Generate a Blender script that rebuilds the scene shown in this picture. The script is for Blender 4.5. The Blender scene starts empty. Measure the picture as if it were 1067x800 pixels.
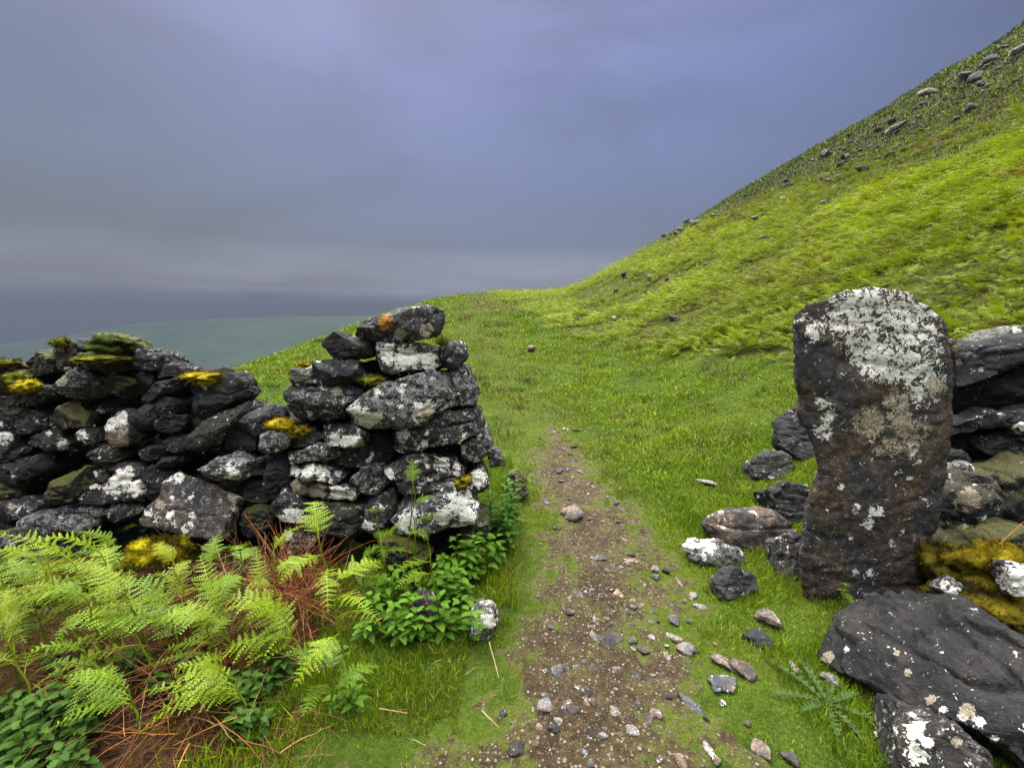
import bpy, bmesh, math, random
import numpy as np
from mathutils import Vector, Matrix

rng = np.random.default_rng(7)
random.seed(7)
scene = bpy.context.scene
class Pending(list):
    '''objects wait here and are linked to the scene at the end, so that each temporary remesh stays quick'''
    @property
    def objects(self): return self
    def link(self, o): self.append(o)
COL = Pending()
R = math.radians

# ------------------------------------------------------------------ camera model (photo pixels 1067x800)
F = 450.0
CAM = np.array([0.0, 0.0, 1.5])
TH = math.atan(70 / F)
FW = np.array([0, math.cos(TH), -math.sin(TH)])
UP = np.array([0, math.sin(TH), math.cos(TH)])
RT = np.array([1.0, 0, 0])

def ray(px, py):
    return FW + RT * ((px - 533.5) / F) + UP * ((400 - py) / F)

def project(P):
    d = P - CAM
    z = d @ FW
    z = np.where(z < 0.05, 0.05, z)
    return 533.5 + F * (d @ RT) / z, 400 - F * (d @ UP) / z

# ------------------------------------------------------------------ numpy noise
def _hash(i, j, k, s):
    n = (i.astype(np.int64) * 374761393 + j.astype(np.int64) * 668265263 + k.astype(np.int64) * 2147483647 + s * 974634777) & 0xFFFFFFFF
    n = ((n ^ (n >> 13)) * 1274126177) & 0xFFFFFFFF
    n = ((n ^ (n >> 16)) * 2246822519) & 0xFFFFFFFF
    return ((n ^ (n >> 15)) & 0xFFFFFF) / float(0xFFFFFF)

def vnoise(P, s=0):
    I = np.floor(P).astype(np.int64); f = P - I
    f = f * f * f * (f * (f * 6 - 15) + 10)
    x, y, z = f[:, 0], f[:, 1], f[:, 2]
    i, j, k = I[:, 0], I[:, 1], I[:, 2]
    c = [[[_hash(i + a, j + b, k + d, s) for d in (0, 1)] for b in (0, 1)] for a in (0, 1)]
    l = lambda a, b, t: a + (b - a) * t
    return l(l(l(c[0][0][0], c[1][0][0], x), l(c[0][1][0], c[1][1][0], x), y),
             l(l(c[0][0][1], c[1][0][1], x), l(c[0][1][1], c[1][1][1], x), y), z) * 2 - 1

def fbm(P, o=4, s=0, g=0.5):
    a, t, r = 1.0, 0.0, 0.0
    for q in range(o):
        r = r + a * vnoise(P * (2.03 ** q) + 17.3 * q, s + q); t += a; a *= g
    return r / t

def fbm2(x, y, sc, o=3, s=0):
    x = np.atleast_1d(np.asarray(x, float)); y = np.atleast_1d(np.asarray(y, float))
    sh = x.shape
    P = np.stack([x.ravel() / sc, y.ravel() / sc, np.zeros(x.size) + 0.37], 1)
    return fbm(P, o, s).reshape(sh)

def sstep(t):
    t = np.clip(t, 0, 1); return t * t * (3 - 2 * t)

# ------------------------------------------------------------------ terrain height
def softplus(x, w):
    return w * np.logaddexp(0, x / w)

XE_Y = [-20, 3, 10, 25, 38, 60, 140]
XE_X = [-9.5, -7.6, -5.3, -4.0, -1.2, 2.0, 3.0]

def h_smooth(x, y):
    g = 3.6 * sstep((y - 5) / 35) - 0.10 * softplus(y - 43, 4.0)
    x0 = 2.3 + 0.075 * np.maximum(y - 3, 0)
    w = 0.45 + 0.016 * np.clip(y, 0, 60)
    q = softplus(x - x0, w)
    hill = 0.585 * q - 0.10 * softplus(q - 65, 10)
    ridge = 0.75 * softplus(y - 93 - 0.05 * np.clip(x, 0, 120), 3.0)
    s = np.maximum(np.interp(y, XE_Y, XE_X) - x, 0)
    s1 = np.minimum(s, 7)
    drop = 0.052 * s1 * s1 + np.maximum(s - 7, 0) * 0.728
    bank = 0.13 * np.exp(-((x + 1.7) / 1.0) ** 2 - ((y - 2.0) / 0.55) ** 2)
    return g + hill - ridge - drop + bank

def h(x, y):
    x = np.atleast_1d(np.asarray(x, float)); y = np.atleast_1d(np.asarray(y, float))
    d = np.hypot(x, y)
    z = h_smooth(x, y)
    near = np.clip((d - 3) / 8, 0, 1)
    z = z + 0.022 * fbm2(x, y, 0.35, 3, 3) * (1 - 0.5 * near) + 0.10 * fbm2(x, y, 1.1, 4, 5) * (0.2 + near)
    far = np.clip((d - 14) / 50, 0, 1)
    r = fbm2(x, y, 9, 4, 9)
    z = z + 0.75 * r * far * np.clip((x + 6) / 12, 0.1, 1)
    up = np.clip((h_smooth(x, y) - 9) / 15, 0, 1)
    z = z + up * (1.2 * np.abs(fbm2(x, y, 4.5, 4, 21)) - .2)
    return np.maximum(z, -112)

def hit(px, py, tmax=140):
    d = ray(px, py); ts = 0.6 * (tmax / 0.6) ** np.linspace(0, 1, 170)
    for _ in range(3):
        P = CAM + d * ts[:, None]
        below = np.where(P[:, 2] < h(P[:, 0], P[:, 1]))[0]
        if not len(below): return None
        i = max(below[0], 1); ts = np.linspace(ts[i - 1], ts[i], 24)
    return CAM + d * ts[-1]

# ------------------------------------------------------------------ object helpers
def tag(o, label=None, cat=None, group=None, kind=None):
    if label: o['label'] = label
    if cat: o['category'] = cat
    if group: o['group'] = group
    if kind: o['kind'] = kind
    return o

def empty(name, loc):
    o = bpy.data.objects.new(name, None); COL.objects.link(o)
    o.location = loc; o.empty_display_size = 0.1
    return o

def mk(name, V, Fc, mat, parent=None, col=None, smooth=True, attr=None, origin=None):
    V = np.asarray(V, np.float32); Fc = np.asarray(Fc, np.int32)
    if parent is not None:
        V = V - np.array(parent_world(parent), np.float32)
    elif origin is not None:
        V = V - np.array(origin, np.float32)
    n, k = Fc.shape
    me = bpy.data.meshes.new(name)
    me.vertices.add(len(V)); me.vertices.foreach_set('co', V.ravel())
    me.loops.add(n * k); me.loops.foreach_set('vertex_index', Fc.ravel())
    me.polygons.add(n)
    me.polygons.foreach_set('loop_start', np.arange(0, n * k, k, dtype=np.int32))
    me.polygons.foreach_set('loop_total', np.full(n, k, np.int32))
    me.polygons.foreach_set('use_smooth', np.full(n, smooth, bool))
    me.update(calc_edges=True)
    if col is not None:
        a = me.color_attributes.new('tint', 'FLOAT_COLOR', 'POINT')
        c = np.ones((len(V), 4), np.float32); c[:, :3] = col
        a.data.foreach_set('color', c.ravel())
    if attr:
        for nm, val in attr.items():
            a = me.attributes.new(nm, 'FLOAT', 'POINT'); a.data.foreach_set('value', np.asarray(val, np.float32))
    me.materials.append(mat)
    o = bpy.data.objects.new(name, me); COL.objects.link(o)
    if parent is not None: o.parent = parent
    elif origin is not None: o.location = origin
    return o

def parent_world(p):
    v = Vector((0, 0, 0)); q = p
    while q is not None:
        v += q.location; q = q.parent
    return tuple(v)

# ------------------------------------------------------------------ materials
class NT:
    def __init__(self, name):
        self.m = bpy.data.materials.new(name); self.m.use_nodes = True
        self.t = self.m.node_tree; self.t.nodes.clear()
        self.out = self.n('ShaderNodeOutputMaterial')
    def n(self, typ, **kw):
        x = self.t.nodes.new(typ)
        for k, v in kw.items(): setattr(x, k, v)
        return x
    def l(self, a, b): self.t.links.new(a, b)
    def coord(self): return self.n('ShaderNodeTexCoord').outputs['Object']
    def pos(self): return self.n('ShaderNodeNewGeometry').outputs['Position']
    def noise(self, vec, sc, det=4, rough=0.55, dist=0.0):
        x = self.n('ShaderNodeTexNoise'); x.inputs['Scale'].default_value = sc
        x.inputs['Detail'].default_value = det; x.inputs['Roughness'].default_value = rough
        x.inputs['Distortion'].default_value = dist
        self.l(vec, x.inputs['Vector']); return x.outputs['Fac']
    def ramp(self, fac, stops, interp='LINEAR'):
        x = self.n('ShaderNodeValToRGB'); x.color_ramp.interpolation = interp
        e = x.color_ramp.elements
        while len(e) > 1: e.remove(e[-1])
        e[0].position = stops[0][0]; c = stops[0][1]; e[0].color = (*c, 1) if not np.isscalar(c) else (c, c, c, 1)
        for p, c in stops[1:]:
            q = e.new(p); q.color = (*c, 1) if not np.isscalar(c) else (c, c, c, 1)
        self.l(fac, x.inputs['Fac']); return x.outputs['Color']
    def mix(self, f, a, b, typ='MIX'):
        x = self.n('ShaderNodeMix', data_type='RGBA', blend_type=typ)
        for s, v in ((0, f), (6, a), (7, b)):
            if hasattr(v, 'is_linked') or hasattr(v, 'links'): self.l(v, x.inputs[s])
            elif s == 0: x.inputs[0].default_value = v
            else: x.inputs[s].default_value = (*v, 1)
        return x.outputs[2]
    def math(self, op, a, b=None, c=None, clamp=False):
        x = self.n('ShaderNodeMath', operation=op); x.use_clamp = clamp
        for i, v in enumerate((a, b, c)):
            if v is None: continue
            if hasattr(v, 'links'): self.l(v, x.inputs[i])
            else: x.inputs[i].default_value = v
        return x.outputs[0]
    def maprange(self, v, a, b, c=0.0, d=1.0):
        x = self.n('ShaderNodeMapRange'); x.clamp = True
        self.l(v, x.inputs['Value'])
        for nm, q in (('From Min', a), ('From Max', b), ('To Min', c), ('To Max', d)):
            x.inputs[nm].default_value = q
        return x.outputs['Result']
    def bump(self, hgt, strength, dist):
        x = self.n('ShaderNodeBump'); x.inputs['Strength'].default_value = strength
        x.inputs['Distance'].default_value = dist; self.l(hgt, x.inputs['Height']); return x.outputs['Normal']
    def principled(self, col, rough=0.8, spec=0.3, normal=None):
        b = self.n('ShaderNodeBsdfPrincipled')
        if hasattr(col, 'links'): self.l(col, b.inputs['Base Color'])
        else: b.inputs['Base Color'].default_value = (*col, 1)
        if hasattr(rough, 'links'): self.l(rough, b.inputs['Roughness'])
        else: b.inputs['Roughness'].default_value = rough
        b.inputs['Specular IOR Level'].default_value = spec
        if normal is not None: self.l(normal, b.inputs['Normal'])
        return b.outputs[0]
    def done(self, sh): self.l(sh, self.out.inputs['Surface']); return self.m

def rock_material():
    """Dark wet basalt with crusts of pale lichen. obj.color: R lichen, G brown, B tone, A moss film."""
    m = NT('lichened_rock')
    oi = m.n('ShaderNodeObjectInfo')
    p = m.pos()
    sep = m.n('ShaderNodeSeparateColor'); m.l(oi.outputs['Color'], sep.inputs[0])
    lichA, brownA, toneA, mossA = sep.outputs[0], sep.outputs[1], sep.outputs[2], oi.outputs['Alpha']
    n1 = m.noise(p, 6, 5, .6, .4); n2 = m.noise(p, 34, 6, .65); n3 = m.noise(p, 130, 4, .7)
    base = m.ramp(m.math('MULTIPLY_ADD', n2, .6, m.math('MULTIPLY', n1, .4)),
                  [(.3, (.012, .012, .014)), (.46, (.04, .041, .045)), (.58, (.086, .084, .082)), (.75, (.20, .19, .175))])
    base = m.mix(m.maprange(n3, .35, .7), base, m.mix(.6, base, (.012, .012, .014)))
    brown = m.ramp(n2, [(.3, (.02, .012, .007)), (.5, (.085, .052, .03)), (.7, (.24, .17, .11))])
    base = m.mix(m.math('MULTIPLY', brownA, m.maprange(n1, .4, .62)), base, brown)
    hue = m.n('ShaderNodeHueSaturation'); hue.inputs['Saturation'].default_value = 1
    m.l(m.math('MULTIPLY_ADD', toneA, 1.4, .0), hue.inputs['Value']); m.l(base, hue.inputs['Color'])
    base = hue.outputs[0]
    at = m.n('ShaderNodeAttribute', attribute_name='lich', attribute_type='GEOMETRY').outputs['Fac']
    ta = m.n('ShaderNodeAttribute', attribute_name='tan', attribute_type='GEOMETRY').outputs['Fac']
    orr = m.n('ShaderNodeAttribute', attribute_name='orange', attribute_type='GEOMETRY').outputs['Fac']
    e1 = m.noise(p, 30, 4, .6, .6); e2 = m.noise(p, 120, 4, .7)
    edge = m.math('ADD', m.math('MULTIPLY', e1, .55), m.math('MULTIPLY', e2, .45))      # about .5
    # grey film
    grey = m.maprange(m.math('ADD', m.math('MULTIPLY', m.math('SUBTRACT', edge, .5), 1.0), m.math('MULTIPLY_ADD', lichA, .20, .0)), .12, .2)
    cg = m.ramp(e2, [(.35, (.09, .088, .08)), (.5, (.22, .215, .20)), (.65, (.42, .41, .38))])
    c = m.mix(m.math('MULTIPLY', grey, .8), base, cg)
    # random white crusts by amount
    vor = m.n('ShaderNodeTexVoronoi', feature='F1'); vor.inputs['Scale'].default_value = 17
    m.l(m.mix(.12, p, m.n('ShaderNodeTexNoise').outputs['Color']), vor.inputs['Vector'])
    dots = m.math('SUBTRACT', 1, m.math('MULTIPLY', vor.outputs['Distance'], 1.0))
    sel = m.n('ShaderNodeSeparateColor'); m.l(vor.outputs['Color'], sel.inputs[0])
    dm = m.math('MULTIPLY', m.math('LESS_THAN', sel.outputs[0], m.math('MULTIPLY', lichA, .6)), m.math('GREATER_THAN', m.math('ADD', dots, m.math('MULTIPLY', m.math('SUBTRACT', edge, .5), 3.2)), .78))
    sp = m.math('GREATER_THAN', m.math('ADD', at, m.math('MULTIPLY', m.math('SUBTRACT', edge, .5), 4.2)), .5)
    wm = m.math('MAXIMUM', dm, sp)
    wc = m.ramp(m.noise(p, 55, 5, .7), [(.3, (.30, .28, .22)), (.43, (.62, .59, .51)), (.6, (.82, .80, .72))])
    c = m.mix(wm, c, wc)
    tm = m.math('GREATER_THAN', m.math('ADD', ta, m.math('MULTIPLY', m.math('SUBTRACT', edge, .5), 2.2)), .55)
    c = m.mix(m.math('MULTIPLY', tm, .9), c, m.ramp(e2, [(.32, (.13, .10, .07)), (.5, (.30, .25, .17)), (.68, (.52, .45, .33))]))
    om = m.math('GREATER_THAN', m.math('ADD', orr, m.math('MULTIPLY', m.math('SUBTRACT', edge, .5), 2.8)), .55)
    c = m.mix(m.math('MULTIPLY', om, .85), c, m.ramp(e2, [(.35, (.22, .09, .01)), (.6, (.55, .25, .02))]))
    # moss film on top-facing faces
    nz = m.n('ShaderNodeSeparateXYZ'); m.l(m.n('ShaderNodeNewGeometry').outputs['Normal'], nz.inputs[0])
    mm = m.math('MULTIPLY', mossA, m.maprange(m.math('ADD', nz.outputs[2], m.math('MULTIPLY', m.math('SUBTRACT', edge, .5), 2.5)), .1, .45))
    c = m.mix(mm, c, m.ramp(e2, [(.35, (.03, .035, .006)), (.55, (.10, .10, .012)), (.7, (.2, .17, .02))]))
    hb = m.math('ADD', m.math('MULTIPLY', n2, 1.0), m.math('ADD', m.math('MULTIPLY', n3, .35), m.math('MULTIPLY', wm, .12)))
    nb = m.bump(hb, .9, .018)
    rough = m.maprange(m.math('ADD', n2, m.math('MULTIPLY', wm, .6)), .3, .9, .5, .95)
    return m.done(m.principled(c, rough, .3, nb))

def leaf_material(name, sheen=.35, trans=.3):
    m = NT(name)
    tint = m.n('ShaderNodeAttribute', attribute_name='tint', attribute_type='GEOMETRY').outputs['Color']
    nz = m.noise(m.pos(), 60, 3)
    c = m.mix(m.maprange(nz, .35, .65, 0, .45), tint, m.mix(1.0, tint, (.55, .6, .45), 'MULTIPLY'))
    b = m.principled(c, .55, sheen)
    t = m.n('ShaderNodeBsdfTranslucent'); m.l(m.mix(1.0, c, (1.15, 1.1, .6), 'MULTIPLY'), t.inputs['Color'])
    mx = m.n('ShaderNodeMixShader'); mx.inputs[0].default_value = trans
    m.l(b, mx.inputs[1]); m.l(t.outputs[0], mx.inputs[2])
    return m.done(mx.outputs[0])

def stalk_material():
    m = NT('dry_stalk')
    tint = m.n('ShaderNodeAttribute', attribute_name='tint', attribute_type='GEOMETRY').outputs['Color']
    c = m.mix(m.maprange(m.noise(m.pos(), 40, 4), .4, .7, 0, .6), tint, m.mix(1.0, tint, (.4, .32, .3), 'MULTIPLY'))
    return m.done(m.principled(c, .6, .3))

def moss_material():
    m = NT('cushion_moss')
    p = m.pos(); n1 = m.noise(p, 18, 4); n2 = m.noise(p, 160, 4, .7)
    tint = m.n('ShaderNodeAttribute', attribute_name='tint', attribute_type='GEOMETRY').outputs['Color']
    c = m.mix(m.maprange(n1, .35, .65, 0, .7), tint, m.mix(1.0, tint, (.55, .5, .6), 'MULTIPLY'))
    c = m.mix(m.maprange(n2, .4, .7, 0, .5), c, m.mix(1.0, c, (1.5, 1.4, 1.2), 'MULTIPLY'))
    return m.done(m.principled(c, .95, .1, m.bump(n2, 1.0, .01)))

def ground_material():
    m = NT('turf_ground')
    p = m.pos()
    zone = m.n('ShaderNodeAttribute', attribute_name='zone', attribute_type='GEOMETRY').outputs['Fac']   # 0 turf, 1 bracken hillside
    rough_hill = m.n('ShaderNodeAttribute', attribute_name='upper', attribute_type='GEOMETRY').outputs['Fac']
    n0 = m.noise(p, .22, 5, .6); n1 = m.noise(p, 1.4, 6, .65); n2 = m.noise(p, 9, 6, .7); n3 = m.noise(p, 60, 4, .7)
    turf = m.ramp(m.math('ADD', m.math('MULTIPLY', n1, .5), m.math('MULTIPLY', n3, .5)),
                  [(.34, (.02, .034, .004)), (.46, (.05, .085, .008)), (.56, (.085, .125, .012)), (.7, (.12, .13, .025))])
    br = m.ramp(m.math('ADD', m.math('MULTIPLY', n2, .55), m.math('MULTIPLY', n1, .45)),
                [(.36, (.035, .022, .008)), (.46, (.05, .055, .008)), (.56, (.085, .11, .010)), (.7, (.15, .15, .02))])
    up = m.ramp(m.math('ADD', m.math('MULTIPLY', n2, .5), m.math('MULTIPLY', n1, .5)),
                [(.36, (.02, .02, .011)), (.47, (.042, .05, .017)), (.56, (.062, .07, .022)), (.66, (.09, .08, .04))])
    c = m.mix(zone, turf, br); c = m.mix(rough_hill, c, up)
    mat = m.n('ShaderNodeAttribute', attribute_name='mat', attribute_type='GEOMETRY').outputs['Fac']
    c = m.mix(mat, c, m.ramp(m.math('ADD', m.math('MULTIPLY', n2, .5), m.math('MULTIPLY', n3, .5)), [(.36, (.012, .008, .004)), (.48, (.05, .024, .010)), (.58, (.09, .05, .016)), (.7, (.11, .10, .02))]))
    c = m.mix(m.maprange(n0, .42, .62, 0, .35), c, m.mix(1.0, c, (1.35, .95, .8), 'MULTIPLY'))
    nb = m.bump(m.math('ADD', m.math('MULTIPLY', n2, 3.0), m.math('ADD', n3, m.math('MULTIPLY', n1, 6.0))), .7, .05)
    return m.done(m.principled(c, .9, .12, nb))

def soil_material():
    m = NT('trodden_earth')
    p = m.pos(); n1 = m.noise(p, 3.5, 6, .6); n2 = m.noise(p, 26, 6, .7); n3 = m.noise(p, 150, 4, .7)
    c = m.ramp(m.math('ADD', m.math('MULTIPLY', n1, .4), m.math('MULTIPLY', n2, .6)),
               [(.33, (.016, .010, .005)), (.45, (.042, .026, .011)), (.56, (.078, .051, .024)), (.7, (.16, .115, .062))])
    gm = m.maprange(m.math('ADD', m.noise(p, 7, 5, .7), m.math('MULTIPLY', m.math('SUBTRACT', n3, .5), .8)), .54, .64)
    c = m.mix(m.math('MULTIPLY', gm, .6), c, (.10, .10, .018))
    vor = m.n('ShaderNodeTexVoronoi'); vor.inputs['Scale'].default_value = 75; m.l(p, vor.inputs['Vector'])
    vs = m.n('ShaderNodeSeparateColor'); m.l(vor.outputs['Color'], vs.inputs[0])
    gr = m.math('MULTIPLY', m.math('GREATER_THAN', vs.outputs[0], .72), m.math('LESS_THAN', m.math('ADD', vor.outputs['Distance'], m.math('MULTIPLY', m.math('SUBTRACT', n3, .5), .6)), .40))
    v2 = m.n('ShaderNodeTexVoronoi'); v2.inputs['Scale'].default_value = 190; m.l(p, v2.inputs['Vector'])
    v2s = m.n('ShaderNodeSeparateColor'); m.l(v2.outputs['Color'], v2s.inputs[0])
    g2 = m.math('MULTIPLY', m.math('GREATER_THAN', v2s.outputs[0], .62), m.math('LESS_THAN', v2.outputs['Distance'], .42))
    c = m.mix(m.math('MULTIPLY', g2, .6), c, m.ramp(v2s.outputs[1], [(0, (.05, .04, .03)), (.6, (.20, .15, .09)), (1, (.42, .36, .26))]))
    c = m.mix(m.math('MULTIPLY', gr, .8), c, m.ramp(vs.outputs[1], [(0, (.12, .10, .07)), (.5, (.27, .22, .15)), (1, (.45, .40, .30))]))
    ed = m.n('ShaderNodeAttribute', attribute_name='worn', attribute_type='GEOMETRY').outputs['Fac']
    em = m.maprange(m.math('ADD', ed, m.math('MULTIPLY', m.math('SUBTRACT', m.noise(p, 32, 5, .75), .5), 2.2)), .1, .55, 1, 0)
    c = m.mix(em, c, m.ramp(n3, [(.35, (.05, .07, .008)), (.55, (.11, .14, .014)), (.7, (.19, .19, .03))]))
    nb = m.bump(m.math('ADD', m.math('MULTIPLY', n2, 1.4), m.math('ADD', m.math('MULTIPLY', n3, .5), m.math('MULTIPLY', gr, .5))), 1.0, .02)
    return m.done(m.principled(c, .85, .25, nb))

def far_material():
    m = NT('far_moorland')
    p = m.pos(); n1 = m.noise(p, .004, 6, .6); n2 = m.noise(p, .03, 4)
    c = m.ramp(m.math('ADD', m.math('MULTIPLY', n1, .7), m.math('MULTIPLY', n2, .3)),
               [(.35, (.02, .04, .022)), (.5, (.04, .075, .04)), (.62, (.06, .095, .05)), (.7, (.10, .11, .06))])
    return m.done(m.principled(c, .95, .1))

ROCK = rock_material()
LEAF = leaf_material('fern_leaf'); GRASS = leaf_material('grass_blade', .25, .25); NETTLE = leaf_material('nettle_leaf', .12, .25)
STALK = stalk_material(); MOSS = moss_material(); GROUND = ground_material(); SOIL = soil_material(); FAR = far_material()

# ------------------------------------------------------------------ path and zones
PATH_PX = [(600, 800, 150), (612, 760, 128), (632, 700, 100), (636, 650, 80), (628, 610, 66), (620, 570, 54), (606, 530, 40), (594, 495, 31), (582, 468, 27), (574, 448, 22), (568, 432, 18)]
_pp = []
for px_, py_, hw_ in PATH_PX:
    c_ = hit(px_, py_); e_ = hit(px_ + hw_, py_)
    _pp.append((c_[1], c_[0], abs(e_[0] - c_[0])))
_pp = sorted(_pp)
PY = np.array([-3.0] + [q[0] for q in _pp]); PX = np.array([_pp[0][1] - .15] + [q[1] for q in _pp]); PW = np.array([_pp[0][2]] + [q[2] for q in _pp])

def path_mask(x, y):
    """>0 inside the worn strip; 0 at the nominal edge."""
    cx = np.interp(y, PY, PX); w = np.interp(y, PY, PW)
    w = np.where(y > PY[-1], np.maximum(w - .3 * (y - PY[-1]), .02), w)
    return (1 - np.abs(x - cx) / w) * np.where(y > PY[-1] + .6, 0, 1) - np.where(y > PY[-1] + .6, 1, 0)

def soil_amount(x, y):
    n = fbm2(x, y, .30, 4, 31) * 1.0 + fbm2(x, y, .07, 3, 33) * .8
    n = n - 1.3 * np.clip((y - PY[-1] + 2.0) / 2.2, 0, 1)
    return path_mask(x, y) + n + .10

def bank_litter(x, y):
    '''dead brown mat under the bracken at the foot of the left wall'''
    return np.clip((-.80 - x + .35 * fbm2(x, y, .45, 3, 47)) / .18, 0, 1) * np.clip((2.35 - y) / .1, 0, 1)

# boundary between mown turf and bracken hillside
TB_PX = [(470, 322), (540, 328), (575, 345), (640, 360), (720, 376), (800, 392), (850, 402)]
_tb = sorted([(lambda q: (q[1], q[0]))(hit(a, b)) for a, b in TB_PX])
TBY = np.array([0, 3.6] + [q[0] for q in _tb]); TBX = np.array([3.4, 3.3] + [q[1] for q in _tb])

def bracken_zone(x, y):
    b = np.interp(y, TBY, TBX)
    return np.clip((x - b + 0.6 * fbm2(x, y, 1.6, 3, 41)) / (.35 + .03 * np.maximum(y, 0)), 0, 1)

def upper_zone(x, y):
    z = h_smooth(x, y)
    line = 10.0 + 0.22 * (x - 15)
    return np.clip((z - 5.2 - .015 * y + 3.2 * fbm2(x, y, 9, 4, 43)) / 4.5, 0, 1)

# ------------------------------------------------------------------ ground sheets
def warp(n, lo, hi, k):
    t = np.linspace(math.asinh(lo / k), math.asinh(hi / k), n); return np.sinh(t) * k

def grid_faces(nx, ny):
    i = np.arange(nx * ny).reshape(ny, nx)
    return np.stack([i[:-1, :-1].ravel(), i[:-1, 1:].ravel(), i[1:, 1:].ravel(), i[1:, :-1].ravel()], 1)

gx = warp(520, -175, 126, 2.2); gy = warp(560, -8, 150, 2.0)
X, Y = np.meshgrid(gx, gy)
Z = h(X.ravel(), Y.ravel())
V = np.stack([X.ravel(), Y.ravel(), Z], 1)
g = mk('ground', V, grid_faces(520, 560), GROUND, attr={'zone': bracken_zone(X.ravel(), Y.ravel()), 'upper': upper_zone(X.ravel(), Y.ravel()), 'mat': bank_litter(X.ravel(), Y.ravel())})
tag(g, 'steep green hillside rising right of the path and falling left to a valley', 'hillside', kind='structure')

# path: pokes through the turf where the ground is worn bare
ys = np.concatenate([np.arange(.75, 3.2, .014), np.arange(3.2, 6.6, .024)]); us = np.linspace(-1.35, 1.35, 190)
cxs = np.interp(ys, PY, PX); ws = np.maximum(np.interp(ys, PY, PW), .12)
PXg = cxs[:, None] + us[None, :] * ws[:, None] * 1.25; PYg = np.repeat(ys[:, None], len(us), 1)
sa = soil_amount(PXg.ravel(), PYg.ravel())
pz = h(PXg.ravel(), PYg.ravel()) - .024 + .034 * sstep((sa + .25) / .5) + .006 * fbm2(PXg.ravel(), PYg.ravel(), .06, 3, 51)
po = mk('path', np.stack([PXg.ravel(), PYg.ravel(), pz], 1), grid_faces(len(us), len(ys)), SOIL, attr={'worn': sa})
tag(po, 'worn brown earth footpath through the gap in the wall', 'path', kind='structure')

# far valley side
fx = np.linspace(-3600, 1800, 150); fy = np.linspace(180, 4000, 150)
FX, FY = np.meshgrid(fx, fy)
rid = np.interp(FX, [-3600, -1185, -1000, -820, -640, -350, 0, 1800], [-100, -66, -40, -10, 2, 6, 10, 10])
FZ = -112.5 + (rid + 112) * sstep((FY - 420) / 580) * (1 - sstep((FY - 1050) / 900)) + 6 * fbm2(FX, FY, 260, 4, 61) * sstep((FY - 300) / 400)
fo = mk('far_hillside', np.stack([FX.ravel(), FY.ravel(), FZ.ravel()], 1), grid_faces(150, 150), FAR)
tag(fo, 'hazy blue green moor across the valley', 'far hillside', kind='structure')

# ------------------------------------------------------------------ stones
def remesh(V, Fl, voxel, smooth_it=2):
    me = bpy.data.meshes.new('tmp'); me.from_pydata([tuple(v) for v in V], [], Fl); me.update()
    bm = bmesh.new(); bm.from_mesh(me); bmesh.ops.recalc_face_normals(bm, faces=bm.faces); bm.to_mesh(me); bm.free()
    o = bpy.data.objects.new('tmp', me); scene.collection.objects.link(o)
    md = o.modifiers.new('r', 'REMESH'); md.mode = 'VOXEL'; md.voxel_size = voxel
    if smooth_it:
        s = o.modifiers.new('s', 'SMOOTH'); s.iterations = smooth_it; s.factor = .5
    dg = bpy.context.evaluated_depsgraph_get()
    ev = o.evaluated_get(dg); m2 = bpy.data.meshes.new_from_object(ev)
    n = len(m2.vertices); co = np.empty(n * 3, np.float32); m2.vertices.foreach_get('co', co)
    no = np.empty(n * 3, np.float32); m2.vertex_normals.foreach_get('vector', no)
    fc = np.empty(len(m2.loops), np.int32); m2.loops.foreach_get('vertex_index', fc)
    bpy.data.objects.remove(o); bpy.data.meshes.remove(me); bpy.data.meshes.remove(m2)
    return co.reshape(-1, 3).astype(float), no.reshape(-1, 3).astype(float), fc.reshape(-1, 4)

def roughen(co, no, size, seed, amt=1.0):
    q = co / size
    s = seed * 13
    d = .075 * fbm(q * 2.2 + s, 4, s)
    t = fbm(q * np.array([2.6, 2.6, 4.2]) + s + 5, 2, s + 3)
    d = d + .05 * (np.floor(t * 5) / 5 + .5 * (t * 5 - np.floor(t * 5)) ** 6 / 5)      # chipped ledges
    d = d - .05 * np.maximum(0, .09 - np.abs(fbm(q * np.array([1.2, 1.2, 3.4]) + s + 9, 3, s + 4))) / .09  # cracks
    co = co + no * (d * size * amt)[:, None]
    co = co + no * (.006 * fbm(co * 38 + s, 3, s + 8) * amt)[:, None]
    return co

def facet(co, no, seed, k=9, depth=(.03, .16), toward=None):
    '''knock k flat fracture faces off a stone'''
    rr = np.random.default_rng(seed + 7000); co = co.copy()
    for q in range(k):
        n = rr.normal(0, 1, 3)
        if toward is not None: n = n * .8 + np.asarray(toward) * rr.uniform(.2, 1.2)
        n /= np.linalg.norm(n); d = co @ n; lo, hi = d.min(), d.max()
        cut = hi - (hi - lo) * rr.uniform(*depth)
        ov = np.maximum(d - cut, 0); co -= n * (ov * .93)[:, None]
    return co

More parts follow.
